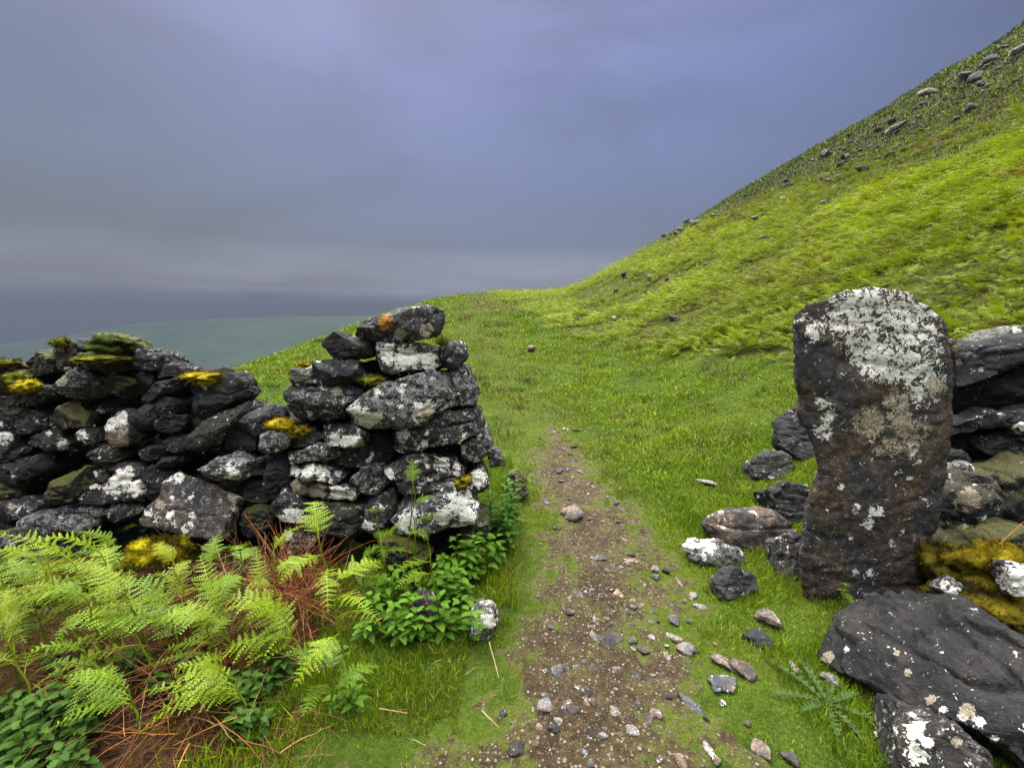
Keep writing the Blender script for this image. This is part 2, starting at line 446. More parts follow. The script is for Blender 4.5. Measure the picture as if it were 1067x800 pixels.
SEED = [100]
def traced(name, pts, P0, n, T, bulge, parent=None, color=(.3, .2, .3, .0), spots=(), tans=(), oranges=(), back=.8, backdir=None, voxel=None, amt=1.0, origin=None, jit=.03, sm=1, cap=.84, nfac=16, inset=.85, viewback=.25, grow=.07):
    """a stone whose front outline is given in photo pixels on the plane (P0, n); it has its own thickness T behind."""
    SEED[0] += 1; sd = SEED[0]; rr = np.random.default_rng(sd)
    P0 = np.array(P0, float); n = np.array(n, float); n /= np.linalg.norm(n)
    F3 = []
    for x, y in pts:
        d = ray(x, y); t = ((P0 - CAM) @ n) / (d @ n); F3.append(CAM + d * t)
    F3 = np.array(F3); k = len(F3); c = F3.mean(0)
    size = np.linalg.norm(F3 - c, axis=1).mean() * 2
    bd = -n if backdir is None else np.array(backdir, float) / np.linalg.norm(backdir)
    cv = (c - CAM) / np.linalg.norm(c - CAM)
    bd = bd * (1 - viewback) + cv * viewback; bd /= np.linalg.norm(bd)
    j = lambda a: rr.normal(0, a * size, (k, 3))
    r0 = c + (F3 - c) * (inset + rr.uniform(-.1, .07, (k, 1))) - cv * bulge * (.6 + rr.uniform(-.25, .45, (k, 1)))
    r1 = F3 + (F3 - c) * grow
    r2 = c + (F3 - c) * 1.03 + bd * T * .45 + j(jit)
    r3 = c + (F3 - c) * back + bd * T + j(jit)
    V = np.vstack([r0, r1, r2, r3, [c - cv * bulge * .9], [c + bd * T * 1.03]])
    Fl = []
    for i in range(k):
        q = (i + 1) % k
        Fl += [(i, q, k + q, k + i), (k + i, k + q, 2 * k + q, 2 * k + i), (2 * k + i, 2 * k + q, 3 * k + q, 3 * k + i),
               (4 * k, q, i), (4 * k + 1, 3 * k + i, 3 * k + q)]
    vx = voxel or min(max(size / 34, .0065), .016)
    co, no, fc = remesh(V, Fl, vx, sm)
    co = facet(co, no, sd, nfac, (.015, .10), -cv)
    co = roughen(co, no, min(size, .42), sd, amt)
    px, py = project(co)
    def field(sp):
        f = np.zeros(len(co))
        for (sx, sy, r) in sp: f = np.maximum(f, np.clip(1.22 - .78 * np.hypot(px - sx, py - sy) / r, 0, cap))
        return f
    at = {'lich': field(spots), 'tan': field(tans), 'orange': field(oranges)}
    o = mk(name, co, fc, ROCK, parent, attr=at, origin=(tuple(c) if parent is None else None))
    o.color = color
    return o

def crop(x0, y0, s):
    return lambda pts: [((p[0] / s + x0, p[1] / s + y0) + tuple(q / s for q in p[2:])) for p in pts]
cA, cB, cC, cD = crop(0, 340, 6.667), crop(0, 460, 6.667), crop(140, 370, 6.667), crop(140, 460, 6.667)
cE, cF, cG, cH = crop(280, 305, 6.667), crop(400, 400, 4.0), crop(280, 420, 4.706), crop(400, 305, 6.667)
cL, cP = crop(0, 330, 2.963), crop(240, 300, 2.667)
cR1, cR2, cR3 = crop(947, 320, 5.0), crop(937, 440, 4.0), crop(847, 600, 4.0)
cM = crop(700, 300, 2.858)
I = lambda pts: pts

def hull_stone(size, seed, npts=14, voxel=None, sm=2, amt=1.0, squash=(1, 1, 1)):
    rr = np.random.default_rng(seed)
    p = rr.normal(0, 1, (npts, 3)); p /= np.linalg.norm(p, axis=1)[:, None]
    p *= rr.uniform(.8, 1.0, (npts, 1)); p = np.sign(p) * np.abs(p) ** .75
    p *= np.array(squash) * np.array(size) / 2
    bm = bmesh.new(); vs = [bm.verts.new(v) for v in p]
    bmesh.ops.convex_hull(bm, input=vs)
    for v in [v for v in bm.verts if not v.link_faces]: bm.verts.remove(v)
    bm.verts.index_update(); bm.verts.ensure_lookup_table()
    V = np.array([v.co[:] for v in bm.verts]); Fl = [[v.index for v in f.verts] for f in bm.faces]; bm.free()
    L = float(np.mean(size))
    co, no, fc = remesh(V, Fl, voxel or L / 16, sm)
    co = facet(co, no, seed, 6, (.03, .14))
    return roughen(co, no, L, seed, amt), fc

# ---------- left ruined wall
WY = 2.35
def wallbase(x, y): return (x, y, float(h(x, y)[0]))
left_wall = empty('dry_stone_wall', wallbase(-1.9, WY + .15))
tag(left_wall, 'low tumbled dry stone wall of dark mossy stones on the left', 'stone wall')
WN = (0.0, -1.0, .12)
def LW(fn, pts, col=(.28, .25, .3, .1), spots=(), tans=(), dy=0.0, T=.30, b=.05, label=None, **kw):
    o = traced('stone', fn(pts), (0, WY + dy, .7), WN, T, b, left_wall, col, fn(list(spots)), fn(list(tans)), **kw)
    if label: o['label'] = label
    return o
D1 = (.12, .15, .25, .15); D2 = (.22, .35, .3, .2); GR = (.35, .05, .36, 0); DK = (.08, .05, .2, .05)
LW(cA, [(150, 230), (250, 160), (370, 150), (385, 210), (370, 330), (250, 345), (160, 300)], (.15, .2, .25, .6), dy=.06)
LW(cA, [(375, 100), (420, 85), (470, 95), (485, 200), (495, 300), (400, 310), (368, 230)], (.3, .5, .4, .3), dy=.03)
LW(cA, [(465, 100), (540, 80), (630, 95), (645, 170), (560, 215), (480, 200)], (.25, .1, .35, 0), dy=.1)
s_dome = LW(cA, [(630, 170), (665, 65), (720, 52), (850, 90), (930, 160), (870, 240), (760, 225), (650, 200)], (.1, .2, .25, .9), dy=.06, label='stone crowned with dark green moss')
LW(cA, [(490, 215), (580, 180), (700, 190), (870, 250), (870, 300), (740, 350), (620, 330), (510, 260)], (.1, .2, .22, .7), dy=.0)
LW(cL, [(383, 145), (430, 85), (475, 98), (512, 135), (490, 165), (400, 160)], GR, dy=.06)
LW(cL, [(478, 155), (540, 138), (567, 165), (562, 185), (490, 190)], (.2, .1, .3, .0), dy=.1)
LW(cC, [(45, 290), (140, 190), (240, 150), (375, 130), (360, 220), (220, 265), (110, 340), (60, 330)], DK, dy=.04)
s_big = LW(cC, [(370, 150), (440, 105), (590, 100), (655, 150), (700, 200), (738, 300), (690, 355), (560, 400), (430, 450), (380, 340), (340, 230)], (.06, .05, .22, .1), dy=.0, T=.4, b=.07, label='large smooth dark stone capped with yellow moss')
LW(cC, [(100, 330), (150, 278), (260, 305), (298, 340), (292, 405), (170, 430), (110, 405)], (.12, .0, .3, 0))
LW(cC, [(133, 485), (185, 428), (312, 418), (312, 480), (270, 542), (150, 534)], (.05, .0, .42, 0), dy=-.02, label='smooth grey block')
LW(cA, [(885, 640), (950, 545), (1040, 555), (1065, 640), (1065, 705), (960, 735), (885, 695)], (.05, .0, .33, 0), dy=-.02)
LW(cL, [(303, 345), (330, 300), (380, 290), (396, 330), (424, 372), (395, 393), (340, 398), (313, 378)], (.3, .9, .6, 0), spots=[(378, 312, 22), (345, 330, 30), (325, 342, 14)], tans=[(365, 375, 40)], dy=-.02, label='cream and orange brown stone')
LW(cA, [(348, 440), (358, 340), (430, 292), (505, 292), (600, 348), (695, 400), (685, 455), (600, 495), (480, 495), (358, 492)], (.5, .1, .38, 0), tans=[(425, 370, 50)], dy=-.03, b=.07)
LW(cA, [(115, 455), (200, 420), (352, 412), (364, 455), (290, 505), (240, 540), (150, 530)], (.35, .0, .42, 0), dy=-.02)
LW(cA, [(38, 425), (60, 335), (130, 295), (185, 340), (135, 440), (60, 465)], (.05, .2, .2, 1), dy=.02)
LW(cA, [(-60, 265), (0, 255), (90, 252), (155, 290), (60, 345), (-60, 340)], (.2, .3, .3, .9), dy=.06)
LW(cA, [(325, 645), (380, 560), (430, 508), (505, 520), (532, 580), (575, 620), (565, 695), (450, 715), (355, 705)], (.35, 1, .35, .7), spots=[(458, 520, 20)], dy=-.0)
LW(cA, [(-60, 590), (0, 575), (90, 558), (152, 580), (155, 655), (80, 695), (-60, 690)], (.2, .1, .28, .3), spots=[(8, 675, 22)])
LW(cA, [(148, 595), (210, 568), (305, 640), (295, 685), (180, 755), (78, 745), (88, 690)], (.4, .1, .28, 0), dy=-.01)
LW(cA, [(-60, 545), (0, 530), (100, 478), (168, 540), (90, 563), (-60, 565)], (.3, .1, .36, 0))
LW(cA, [(-60, 340), (0, 325), (52, 340), (62, 455), (0, 475), (-60, 475)], (.2, .1, .34, .2), dy=.05)
LW(cL, [(-25, 360), (0, 355), (32, 352), (54, 400), (42, 440), (-25, 455)], (.3, .1, .3, 0), spots=[(10, 366, 26), (28, 362, 10)])
LW(cL, [(222, 345), (280, 347), (302, 387), (250, 400), (222, 378)], (.2, .3, .25, 0), spots=[(252, 366, 19)])
LW(cL, [(140, 350), (165, 343), (182, 375), (228, 400), (205, 425), (130, 405), (92, 397), (98, 370)], (.3, .1, .25, 0), spots=[(196, 396, 18), (150, 358, 10)], dy=.02)
LW(cL, [(40, 442), (130, 423), (142, 472), (100, 503), (40, 508)], (.1, .0, .3, 0), dy=-.01)
LW(cL, [(-25, 420), (40, 398), (92, 408), (62, 442), (-25, 460)], (.25, .4, .3, 0), dy=.02)
LW(cL, [(-25, 458), (45, 453), (95, 490), (60, 525), (-25, 515)], (.15, .0, .3, .1), dy=.0)
s_brm = LW(cB, [(305, 370), (380, 260), (540, 185), (610, 230), (570, 340), (480, 440), (350, 412)], (.05, .6, .25, .9), dy=-.05, b=.06)
LW(cL, [(262, 430), (300, 403), (350, 403), (373, 430), (340, 458), (280, 458)], (.4, .8, .35, .2), dy=.0)
LW(cC, [(25, 705), (90, 638), (180, 628), (238, 670), (130, 725), (40, 740)], (.15, .0, .3, 0), dy=-.0)
LW(cC, [(125, 785), (190, 718), (303, 698), (303, 755), (200, 798)], (.05, .0, .3, 0))
LW(cC, [(195, 605), (260, 558), (345, 558), (354, 632), (300, 685), (220, 665)], (.2, .6, .28, 0), dy=.03)
LW(cC, [(425, 495), (560, 388), (670, 366), (718, 420), (645, 505), (605, 575), (480, 645), (390, 675), (335, 645), (368, 570)], (.3, .2, .28, .1), dy=-.03, T=.35)
LW(cC, [(675, 372), (770, 322), (808, 382), (720, 425)], (.35, .1, .33, 0), dy=.05)
LW(cC, [(705, 455), (800, 400), (920, 358), (1012, 358), (1024, 435), (940, 485), (870, 565), (760, 535), (695, 503)], (.25, .0, .45, 0), dy=.03, b=.06)
LW(cC, [(595, 565), (700, 500), (872, 570), (832, 645), (720, 695), (615, 665)], (.1, .05, .22, 0), dy=.05)
LW(cD, [(425, 205), (560, 128), (650, 92), (712, 98), (838, 205), (855, 245), (690, 295), (570, 305), (495, 252)], (.75, .3, .4, 0), spots=[(680, 215, 60)], dy=-.06, b=.06, label='tilted diamond shaped stone freckled with pale lichen')
LW(cD, [(35, 245), (100, 178), (222, 230), (205, 295), (150, 405), (60, 415)], (.15, .1, .25, 0), dy=-.02)
LW(cL, [(318, 545), (340, 488), (380, 460), (432, 488), (444, 562), (400, 574), (350, 578)], (.4, .4, .4, 0), spots=[(380, 495, 36), (345, 530, 26), (420, 530, 30)], dy=-.05, label='stone crusted with white lichen')
LW(cB, [(535, 355), (600, 308), (700, 318), (765, 370), (722, 435), (620, 445), (555, 425)], (.4, .8, .3, 0), spots=[(650, 300, 30)], dy=-.04)
LW(cB, [(715, 462), (770, 432), (900, 428), (965, 480), (880, 535), (800, 565), (735, 515)], (.5, .9, .35, 0), dy=-.05)
LW(cB, [(-90, 650), (0, 618), (120, 558), (250, 515), (430, 476), (595, 456), (698, 550), (640, 625), (400, 625), (250, 695), (60, 745), (-90, 770)], (.75, .5, .36, 0), dy=-.06, T=.3, b=.05, label='long speckled slab low in the wall')
LW(cB, [(30, 432), (110, 398), (245, 408), (245, 493), (140, 525), (35, 545)], (.45, .3, .36, 0), tans=[(80, 450, 30)], dy=-.02)
LW(cB, [(145, 785), (220, 738), (400, 728), (525, 760), (565, 835), (300, 860), (165, 840)], (.4, .2, .3, .1), spots=[(430, 690, 24)], dy=-.05)
LW(cB, [(598, 200), (690, 198), (714, 285), (640, 285)], (.5, .5, .4, 0), spots=[(650, 225, 30)], dy=.0)
LW(cB, [(725, 182), (830, 148), (965, 158), (955, 225), (780, 215)], (.1, .9, .3, 0), dy=.01)
LW(cB, [(955, 62), (1067, 38), (1105, 120), (978, 132)], (.1, .05, .3, 0), dy=.0)
LW(cD, [(900, 92), (960, 68), (1010, 110), (995, 183), (930, 195)], (.05, .0, .27, 0), dy=-.0)
LW(cD, [(778, 152), (840, 118), (902, 120), (895, 172), (850, 185)], (.3, .1, .42, 0), dy=-.02)
LW(cD, [(896, 212), (960, 193), (1004, 250), (985, 315), (920, 295)], (.2, .0, .3, 0), dy=-.02)
LW(cD, [(715, 312), (850, 258), (965, 330), (965, 425), (850, 455), (735, 405)], (.05, .1, .2, .2), dy=.03)
LW(cD, [(730, 490), (850, 448), (955, 468), (950, 590), (800, 660), (715, 630)], (.1, .3, .2, .5), dy=.0)
LW(cB, [(-60, 330), (0, 300), (180, 300), (230, 350), (150, 400), (-60, 420)], (.1, .5, .22, .5), dy=.05)
LW(cA, [(690, 360), (800, 340), (930, 370), (935, 460), (850, 510), (760, 470)], (.0, .9, .28, .9), dy=.03)
LW(cA, [(940, 300), (1067, 300), (1067, 400), (980, 470), (930, 400)], (.05, .0, .18, .1), dy=.08)
LW(cA, [(560, 520), (700, 500), (800, 520), (760, 600), (680, 640), (590, 620)], (.0, .1, .12, 0), dy=.14)

# ---------- wall end (pillar)
pillar = empty('dry_stone_wall', wallbase(-.75, WY + .1))
tag(pillar, 'tall ragged end of the dry stone wall left of the path, patched with white lichen', 'stone wall')
PNn = (0.06, -1.0, .1)
def PI_(fn, pts, col=(.4, .2, .3, 0), spots=(), tans=(), dy=0.0, T=.5, b=.05, label=None, oranges=(), **kw):
    o = traced('stone', fn(pts), (-.6, WY - .02 + dy, .8), PNn, T, b, pillar, col, fn(list(spots)), fn(list(tans)), fn(list(oranges)), back=.86, **kw)
    if label: o['label'] = label
    return o
PI_(cP, [(338, 128), (375, 88), (430, 72), (480, 60), (520, 42), (555, 33), (582, 48), (584, 132), (500, 143), (420, 153), (358, 152)], (.5, .15, .42, 0), tans=[(545, 118, 22), (470, 130, 20)], oranges=[(432, 95, 24), (425, 110, 12)], b=.06, T=.42, label='cap stone with an orange lichen patch')
PI_(cE, [(362, 322), (490, 270), (580, 318), (705, 340), (705, 425), (560, 465), (455, 470)], (.2, .35, .33, 0), dy=.03, T=.32)
PI_(cP, [(403, 228), (410, 156), (480, 153), (574, 160), (584, 222), (500, 228), (440, 238)], (.8, .1, .42, 0), spots=[(440, 185, 30), (490, 195, 38), (550, 205, 26)], b=.05)
PI_(cP, [(570, 166), (620, 146), (652, 150), (658, 200), (640, 218), (578, 225)], (.5, .1, .25, 0), dy=.06)
PI_(cP, [(168, 227), (225, 216), (240, 265), (200, 271), (166, 265)], (.3, .2, .32, .2), dy=.02, T=.35)
PI_(cP, [(230, 205), (280, 198), (362, 203), (370, 258), (330, 273), (238, 268)], (.35, .15, .25, 0), T=.4)
PI_(cP, [(136, 290), (170, 266), (300, 266), (375, 275), (357, 312), (327, 332), (312, 378), (220, 373), (142, 368)], (.5, .1, .3, 0), tans=[(295, 283, 18)], T=.5)
PI_(cP, [(322, 332), (390, 288), (480, 243), (560, 228), (612, 240), (628, 300), (642, 332), (590, 348), (530, 378), (400, 388), (338, 383)], (.8, .15, .28, 0), spots=[(375, 365, 30), (345, 335, 22), (535, 343, 30), (555, 325, 18), (410, 295, 14), (405, 360, 18), (470, 330, 10)], tans=[(550, 345, 22)], b=.07, dy=-.01, label='broad stone splashed with cream lichen')
PI_(cP, [(603, 228), (660, 220), (684, 300), (678, 328), (640, 334), (625, 300)], (.75, .05, .18, 0), spots=[(612, 315, 12)], dy=.05)
PI_(cP, [(452, 398), (560, 350), (640, 335), (693, 340), (694, 397), (600, 443), (520, 468), (455, 484)], (.5, .25, .25, 0), spots=[(480, 408, 20), (466, 464, 16), (540, 430, 10)], dy=.01)
PI_(cP, [(247, 378), (340, 383), (378, 410), (368, 445), (270, 445), (247, 412)], (.5, .3, .3, 0), spots=[(290, 420, 22), (320, 425, 18), (350, 425, 20)])
PI_(cP, [(146, 432), (170, 403), (215, 393), (240, 420), (222, 444), (160, 449)], (.5, .2, .38, .2), spots=[(160, 430, 7)])
PI_(cP, [(76, 424), (110, 386), (152, 393), (164, 430), (130, 455), (82, 453)], (.7, .1, .5, 0), dy=-.01, T=.35)
PI_(cP, [(150, 458), (260, 435), (303, 440), (293, 478), (168, 490)], (.75, .4, .3, 0))
PI_(cP, [(156, 502), (190, 485), (280, 492), (314, 520), (282, 549), (180, 540), (156, 522)], (.5, .3, .3, 0), spots=[(180, 505, 16), (220, 508, 22), (252, 515, 24), (300, 515, 10)], dy=-.01)
PI_(cP, [(161, 556), (180, 537), (320, 558), (369, 582), (340, 599), (240, 589), (173, 578)], (.3, .6, .5, 0), tans=[(190, 555, 30), (240, 568, 30)], spots=[(300, 572, 28), (335, 580, 18)], dy=-.04, b=.04, label='thin buff slab')
PI_(cP, [(326, 542), (370, 498), (420, 493), (445, 540), (402, 579), (350, 564)], (.65, .3, .28, 0), dy=.03)
PI_(cP, [(282, 457), (380, 440), (435, 470), (362, 505), (288, 494)], (.4, .6, .25, 0), spots=[(383, 478, 8), (300, 460, 8)], dy=.06)
PI_(cP, [(426, 512), (510, 468), (612, 463), (654, 500), (644, 549), (540, 570), (448, 565), (431, 542)], (.55, .4, .25, 0), spots=[(440, 515, 16), (440, 535, 12), (588, 490, 22), (630, 495, 12), (630, 520, 10), (550, 495, 8)], dy=.0)
PI_(cP, [(636, 442), (680, 408), (717, 393), (729, 440), (714, 474), (650, 494)], (.7, .1, .25, 0), spots=[(645, 450, 16), (690, 410, 10), (685, 480, 9)], dy=.06)
PI_(cP, [(455, 612), (530, 588), (600, 557), (662, 557), (694, 600), (694, 654), (620, 670), (530, 694), (466, 684)], (.75, .3, .3, 0), spots=[(640, 605, 48), (660, 635, 30), (590, 640, 26), (500, 645, 30), (480, 660, 20)], dy=-.03, b=.07, label='bottom stone thickly crusted white')
PI_(cG, [(5, 525), (60, 425), (140, 465), (205, 540), (195, 628), (40, 600)], (.4, .1, .35, 0), spots=[(120, 545, 44), (80, 570, 30), (165, 580, 30), (60, 600, 16)], dy=-.04)
PI_(cG, [(60, 620), (190, 620), (210, 720), (90, 760), (40, 700)], (.6, .4, .3, .2), spots=[(95, 650, 24)], dy=-.03)
PI_(cP, [(236, 602), (330, 595), (385, 620), (345, 695), (240, 695)], (.4, .4, .25, .2), dy=.0)
PI_(cP, [(376, 590), (450, 568), (455, 645), (402, 685), (345, 655)], (.5, .6, .28, 0), spots=[(380, 660, 14), (350, 628, 8)], dy=.02)
PI_(cP, [(630, 695), (690, 642), (718, 660), (718, 716), (650, 726)], (.5, .3, .3, .5), dy=.0)
PI_(cP, [(636, 542), (700, 498), (718, 552), (692, 580), (648, 575)], (.4, .2, .3, 0), spots=[(690, 528, 26)], dy=.04)
PI_(cP, [(714, 450), (750, 458), (764, 492), (722, 504)], (.6, .1, .3, 0), dy=.2, T=.3)
PI_(cP, [(420, 700), (500, 695), (560, 740), (520, 790), (430, 780)], (.2, .3, .28, 1), dy=-.06, T=.3)
PI_(cP, [(380, 395), (450, 390), (460, 440), (440, 505), (390, 470)], (.15, .3, .16, 0), dy=.14, T=.3)
PI_(cP, [(100, 470), (150, 460), (160, 540), (120, 600), (90, 560)], (.1, .1, .22, 0), dy=.03, T=.3)

def rubble(parent, xs, tops, y0, y1, n, seed, z0=0.0):
    rr = np.random.default_rng(seed); VV, FF = [], []; off = 0
    for q in range(n):
        x = rr.uniform(xs[0], xs[-1]); top = np.interp(x, xs, tops); s = rr.uniform(.16, .3)
        y = rr.uniform(y0, y1); zb = float(h(x, y)[0]); z = rr.uniform(zb, max(zb + .05, top - s * .55))
        co, fc = hull_stone((s * 1.3, s * 1.2, s * .8), seed * 97 + q, 12, s / 9, 1)
        a = rr.uniform(0, 6.28); ca, sa_ = math.cos(a), math.sin(a)
        co = co @ np.array([[ca, sa_, 0], [-sa_, ca, 0], [0, 0, 1]]) + np.array([x, y, z])
        VV.append(co); FF.append(fc + off); off += len(co)
    o = mk('rubble_core', np.vstack(VV), np.vstack(FF), ROCK, parent); o.color = (.1, .15, .2, .1); o['kind'] = 'stuff'
    return o
def zx(px, py, y):
    d = ray(px, py); t = y / d[1]; return d[0] * t, 1.5 + d[2] * t
lt = [zx(*q, WY + .3) for q in [(-20, 395), (30, 370), (100, 366), (160, 385), (230, 410), (262, 440), (292, 450)]]
rubble(left_wall, [q[0] for q in lt], [q[1] for q in lt], WY + .22, WY + .60, 230, 5)
pt = [zx(*q, WY + .3) for q in [(300, 415), (340, 395), (375, 365), (455, 345), (480, 400)]]
rubble(pillar, [q[0] for q in pt], [q[1] for q in pt], WY + .23, WY + .55, 110, 6)

# ---------- gate post and right wall
GP = [(830, 336), (844, 325), (868, 318), (905, 309), (945, 313), (968, 328), (984, 348), (988, 400), (984, 470), (972, 545), (964, 595), (950, 622), (900, 632), (862, 634), (842, 612), (838, 570), (846, 520), (856, 484), (846, 458), (833, 430), (831, 395), (831, 355)]
gp_base = hit(900, 622)
gate_post = traced('gate_post', GP, (1.8, 2.02, .5), (-.12, -1, .05), .34, .035, None, (.22, 1, .50, 0),
                   spots=[(905, 330, 36), (940, 345, 36), (950, 375, 26), (915, 360, 30), (960, 400, 20), (925, 385, 14), (880, 330, 16), (850, 345, 10), (857, 420, 7), (863, 435, 8), (858, 450, 8), (905, 545, 6), (914, 532, 7), (893, 530, 5), (950, 470, 7)],
                   tans=[(975, 405, 13), (940, 440, 14), (958, 445, 14), (930, 465, 12), (950, 460, 12), (935, 420, 16), (915, 467, 8), (905, 440, 18)], back=.9, amt=.55, voxel=.013, backdir=(.0, 1, 0), jit=.012, cap=.6, inset=.92, viewback=.9, nfac=0,
                   origin=True)
tag(gate_post, 'upright rough stone gatepost right of the path, its top grey with lichen', 'gatepost')

right_wall = empty('dry_stone_wall', wallbase(2.9, 2.6))
tag(right_wall, 'dry stone wall of dark slabs running out of frame behind the gatepost', 'stone wall')
def RW(fn, pts, col=(.2, .1, .3, 0), spots=(), tans=(), dy=0.0, T=.45, b=.05, label=None, **kw):
    o = traced('stone', fn(pts), (2.6, 2.45 + dy, .8), (-.25, -1, .08), T, b, right_wall, col, fn(list(spots)), fn(list(tans)), **kw)
    if label: o['label'] = label
    return o
RW(cR1, [(222, 300), (320, 190), (450, 178), (600, 150), (760, 120), (800, 250), (600, 292), (480, 352), (350, 402), (240, 455), (215, 380)], (.12, .05, .4, 0), tans=[(375, 325, 16), (260, 290, 20), (345, 250, 12)], label='smooth dark slab sloping along the wall top')
RW(cR1, [(425, 184), (500, 138), (600, 98), (760, 80), (780, 150), (500, 190)], (.8, .2, .45, .2), spots=[(560, 130, 26)], dy=.03)
RW(cR1, [(180, 200), (250, 165), (315, 190), (272, 245), (200, 290)], (.5, .9, .35, 0), tans=[(255, 220, 30)], dy=-.02)
RW(cR1, [(235, 475), (340, 410), (480, 358), (600, 298), (780, 290), (800, 480), (500, 505), (350, 565), (225, 590)], (.05, .1, .2, 0), dy=.12)
RW(cR1, [(205, 615), (330, 578), (420, 525), (545, 535), (700, 520), (740, 600), (400, 625), (212, 700)], (.3, .05, .38, 0), dy=-.02)
RW(cR1, [(522, 582), (600, 548), (700, 560), (720, 690), (590, 665), (538, 622)], (.4, .2, .5, 0), spots=[(590, 605, 55), (660, 610, 40)], dy=-.06, label='stone with a bright white lichen patch')
RW(cR1, [(345, 680), (545, 655), (610, 765), (480, 800), (395, 745)], (.1, .05, .35, 0), dy=.0)
RW(cR1, [(535, 742), (600, 698), (720, 715), (730, 850), (555, 830)], (.5, .7, .35, 0), dy=-.03)
RW(cR2, [(160, 185), (200, 105), (292, 128), (316, 172), (250, 200)], (.05, .0, .36, 0), dy=-.02)
RW(cR2, [(150, 245), (188, 188), (292, 162), (336, 230), (338, 335), (420, 405), (408, 480), (250, 410), (165, 390), (122, 325)], (.7, .3, .35, 0), tans=[(270, 220, 30), (240, 330, 30), (155, 240, 12)], dy=-.1, b=.07)
RW(cR2, [(375, 192), (480, 155), (620, 140), (620, 345), (440, 325), (396, 255)], (.1, .3, .24, .4), dy=.02)
RW(cR2, [(85, 525), (105, 448), (210, 396), (335, 418), (410, 522), (335, 598), (200, 568), (126, 552)], (.5, .4, .32, .3), dy=-.2, b=.06)
RW(cR2, [(330, 300), (430, 320), (620, 340), (620, 500), (420, 480), (350, 400)], (.05, .2, .2, .3), dy=.02)
RW(cR1, [(210, 700), (330, 650), (360, 700), (340, 780), (230, 740)], (.05, .1, .2, 0), dy=.1)
RW(I, [(978, 512), (1010, 492), (1048, 500), (1052, 545), (1020, 575), (985, 560)], (.4, .5, .36, .2), dy=-.3, b=.06, tans=[(1010, 520, 14)])
RW(I, [(1036, 498), (1075, 480), (1120, 500), (1120, 580), (1060, 585), (1040, 550)], (.15, .4, .26, .5), dy=-.28, b=.06)
RW(I, [(1000, 560), (1040, 545), (1090, 560), (1090, 610), (1020, 612)], (.3, .5, .3, .6), dy=-.45, b=.06)
RW(I, [(955, 560), (985, 548), (1005, 580), (990, 612), (958, 610)], (.3, .6, .26, .3), dy=-.4, b=.05)
rt = [zx(*q, 2.9) for q in [(985, 410), (1000, 385), (1067, 380), (1130, 375), (1250, 372)]]
rubble(right_wall, [q[0] for q in rt], [q[1] for q in rt], 2.78, 3.15, 70, 8)
# stones of the wall that run on out of the frame
for q in range(16):
    rr = np.random.default_rng(900 + q); x = 3.55 + rr.uniform(0, .9); z = float(h(x, 2.5)[0]) + rr.uniform(.05, .75)
    co, fc = hull_stone((.46, .4, .26), 930 + q, 14, .024)
    o = mk('stone', co + np.array([x, 2.52 + rr.uniform(-.05, .1), z]), fc, ROCK, right_wall); o.color = (.3, .2, .3, .1)

# ---------- fallen slabs and loose stones
def loose(pts, P0, n, T, label, cat='stone', name='fallen_stone', col=(.4, .3, .36, 0), fn=I, group=None, **kw):
    for q in ('spots', 'tans', 'oranges'):
        if q in kw: kw[q] = fn(kw[q])
    o = traced(name, fn(pts), P0, n, T, kw.pop('b', .04), None, col, **kw)
    return tag(o, label, cat, group)

loose([(25, 532), (180, 380), (208, 270), (310, 213), (372, 238), (560, 308), (745, 390), (704, 475), (684, 565), (642, 655), (590, 690), (450, 675), (340, 660), (180, 605), (65, 575)], (-1.75, WY - .14, .35), (.1, -1, .55), .13,
      'pale grey slab freckled with white lichen leaning on the foot of the left wall', fn=cD, col=(.45, .65, .62, 0), name='fallen_slab', spots=[(310, 240, 40), (245, 500, 34), (275, 570, 22), (380, 570, 30), (350, 610, 26), (400, 510, 22), (705, 470, 24), (100, 500, 30), (260, 390, 16)], tans=[(630, 640, 40), (680, 380, 40), (180, 440, 40)], b=.02, amt=.6, voxel=.009, nfac=3, grow=.03, inset=.92)
loose([(28, 342), (100, 178), (180, 45), (320, 36), (500, 58), (620, 108), (800, 200), (1020, 290), (1040, 860), (880, 800), (700, 668), (560, 596), (400, 566), (300, 508), (180, 428), (88, 386)], (1.33, 1.6, .09), (-.87, -.16, 1), .24,
      'huge dark slab lying tilted below the gatepost in the right corner', fn=cR3, col=(.05, .2, .30, 0), name='fallen_slab', spots=[(140, 298, 14), (545, 555, 16), (620, 585, 22), (700, 610, 26), (760, 670, 22)], tans=[(60, 340, 30), (400, 400, 22), (490, 515, 26), (640, 560, 40), (350, 320, 14)], b=.06, amt=1.15, voxel=.010, jit=.02, nfac=12, grow=.02, inset=.9)
loose([(365, 850), (398, 615), (440, 588), (512, 640), (620, 640), (740, 760), (760, 900), (380, 930)], (1.2, 1.17, .15), (-.3, -1, .3), .3,
      'white lichened stone wedged under the huge dark slab', fn=cR3, col=(.4, .5, .3, 0), spots=[(430, 640, 42), (440, 740, 50), (470, 690, 36)], tans=[(600, 690, 30)], b=.06)
def ground_plane(px, py):
    p = hit(px, py); return p
def ln(pts, label, col, T=.16, tilt=.55, lift=0.0, **kw):
    bx = sum(p[0] for p in pts) / len(pts); by = max(p[1] for p in pts)
    g0 = hit(bx, by - 3); return loose(pts, tuple(g0 + np.array([0, .0, lift])), (0, -1, tilt), T, label, col=col, **kw)
ln([(738, 543), (765, 530), (792, 526), (826, 544), (832, 572), (795, 580), (750, 562)], 'pinkish brown flat topped stone lying left of the gatepost', (.25, .9, .95, 0), T=.3, tilt=.7, b=.03)
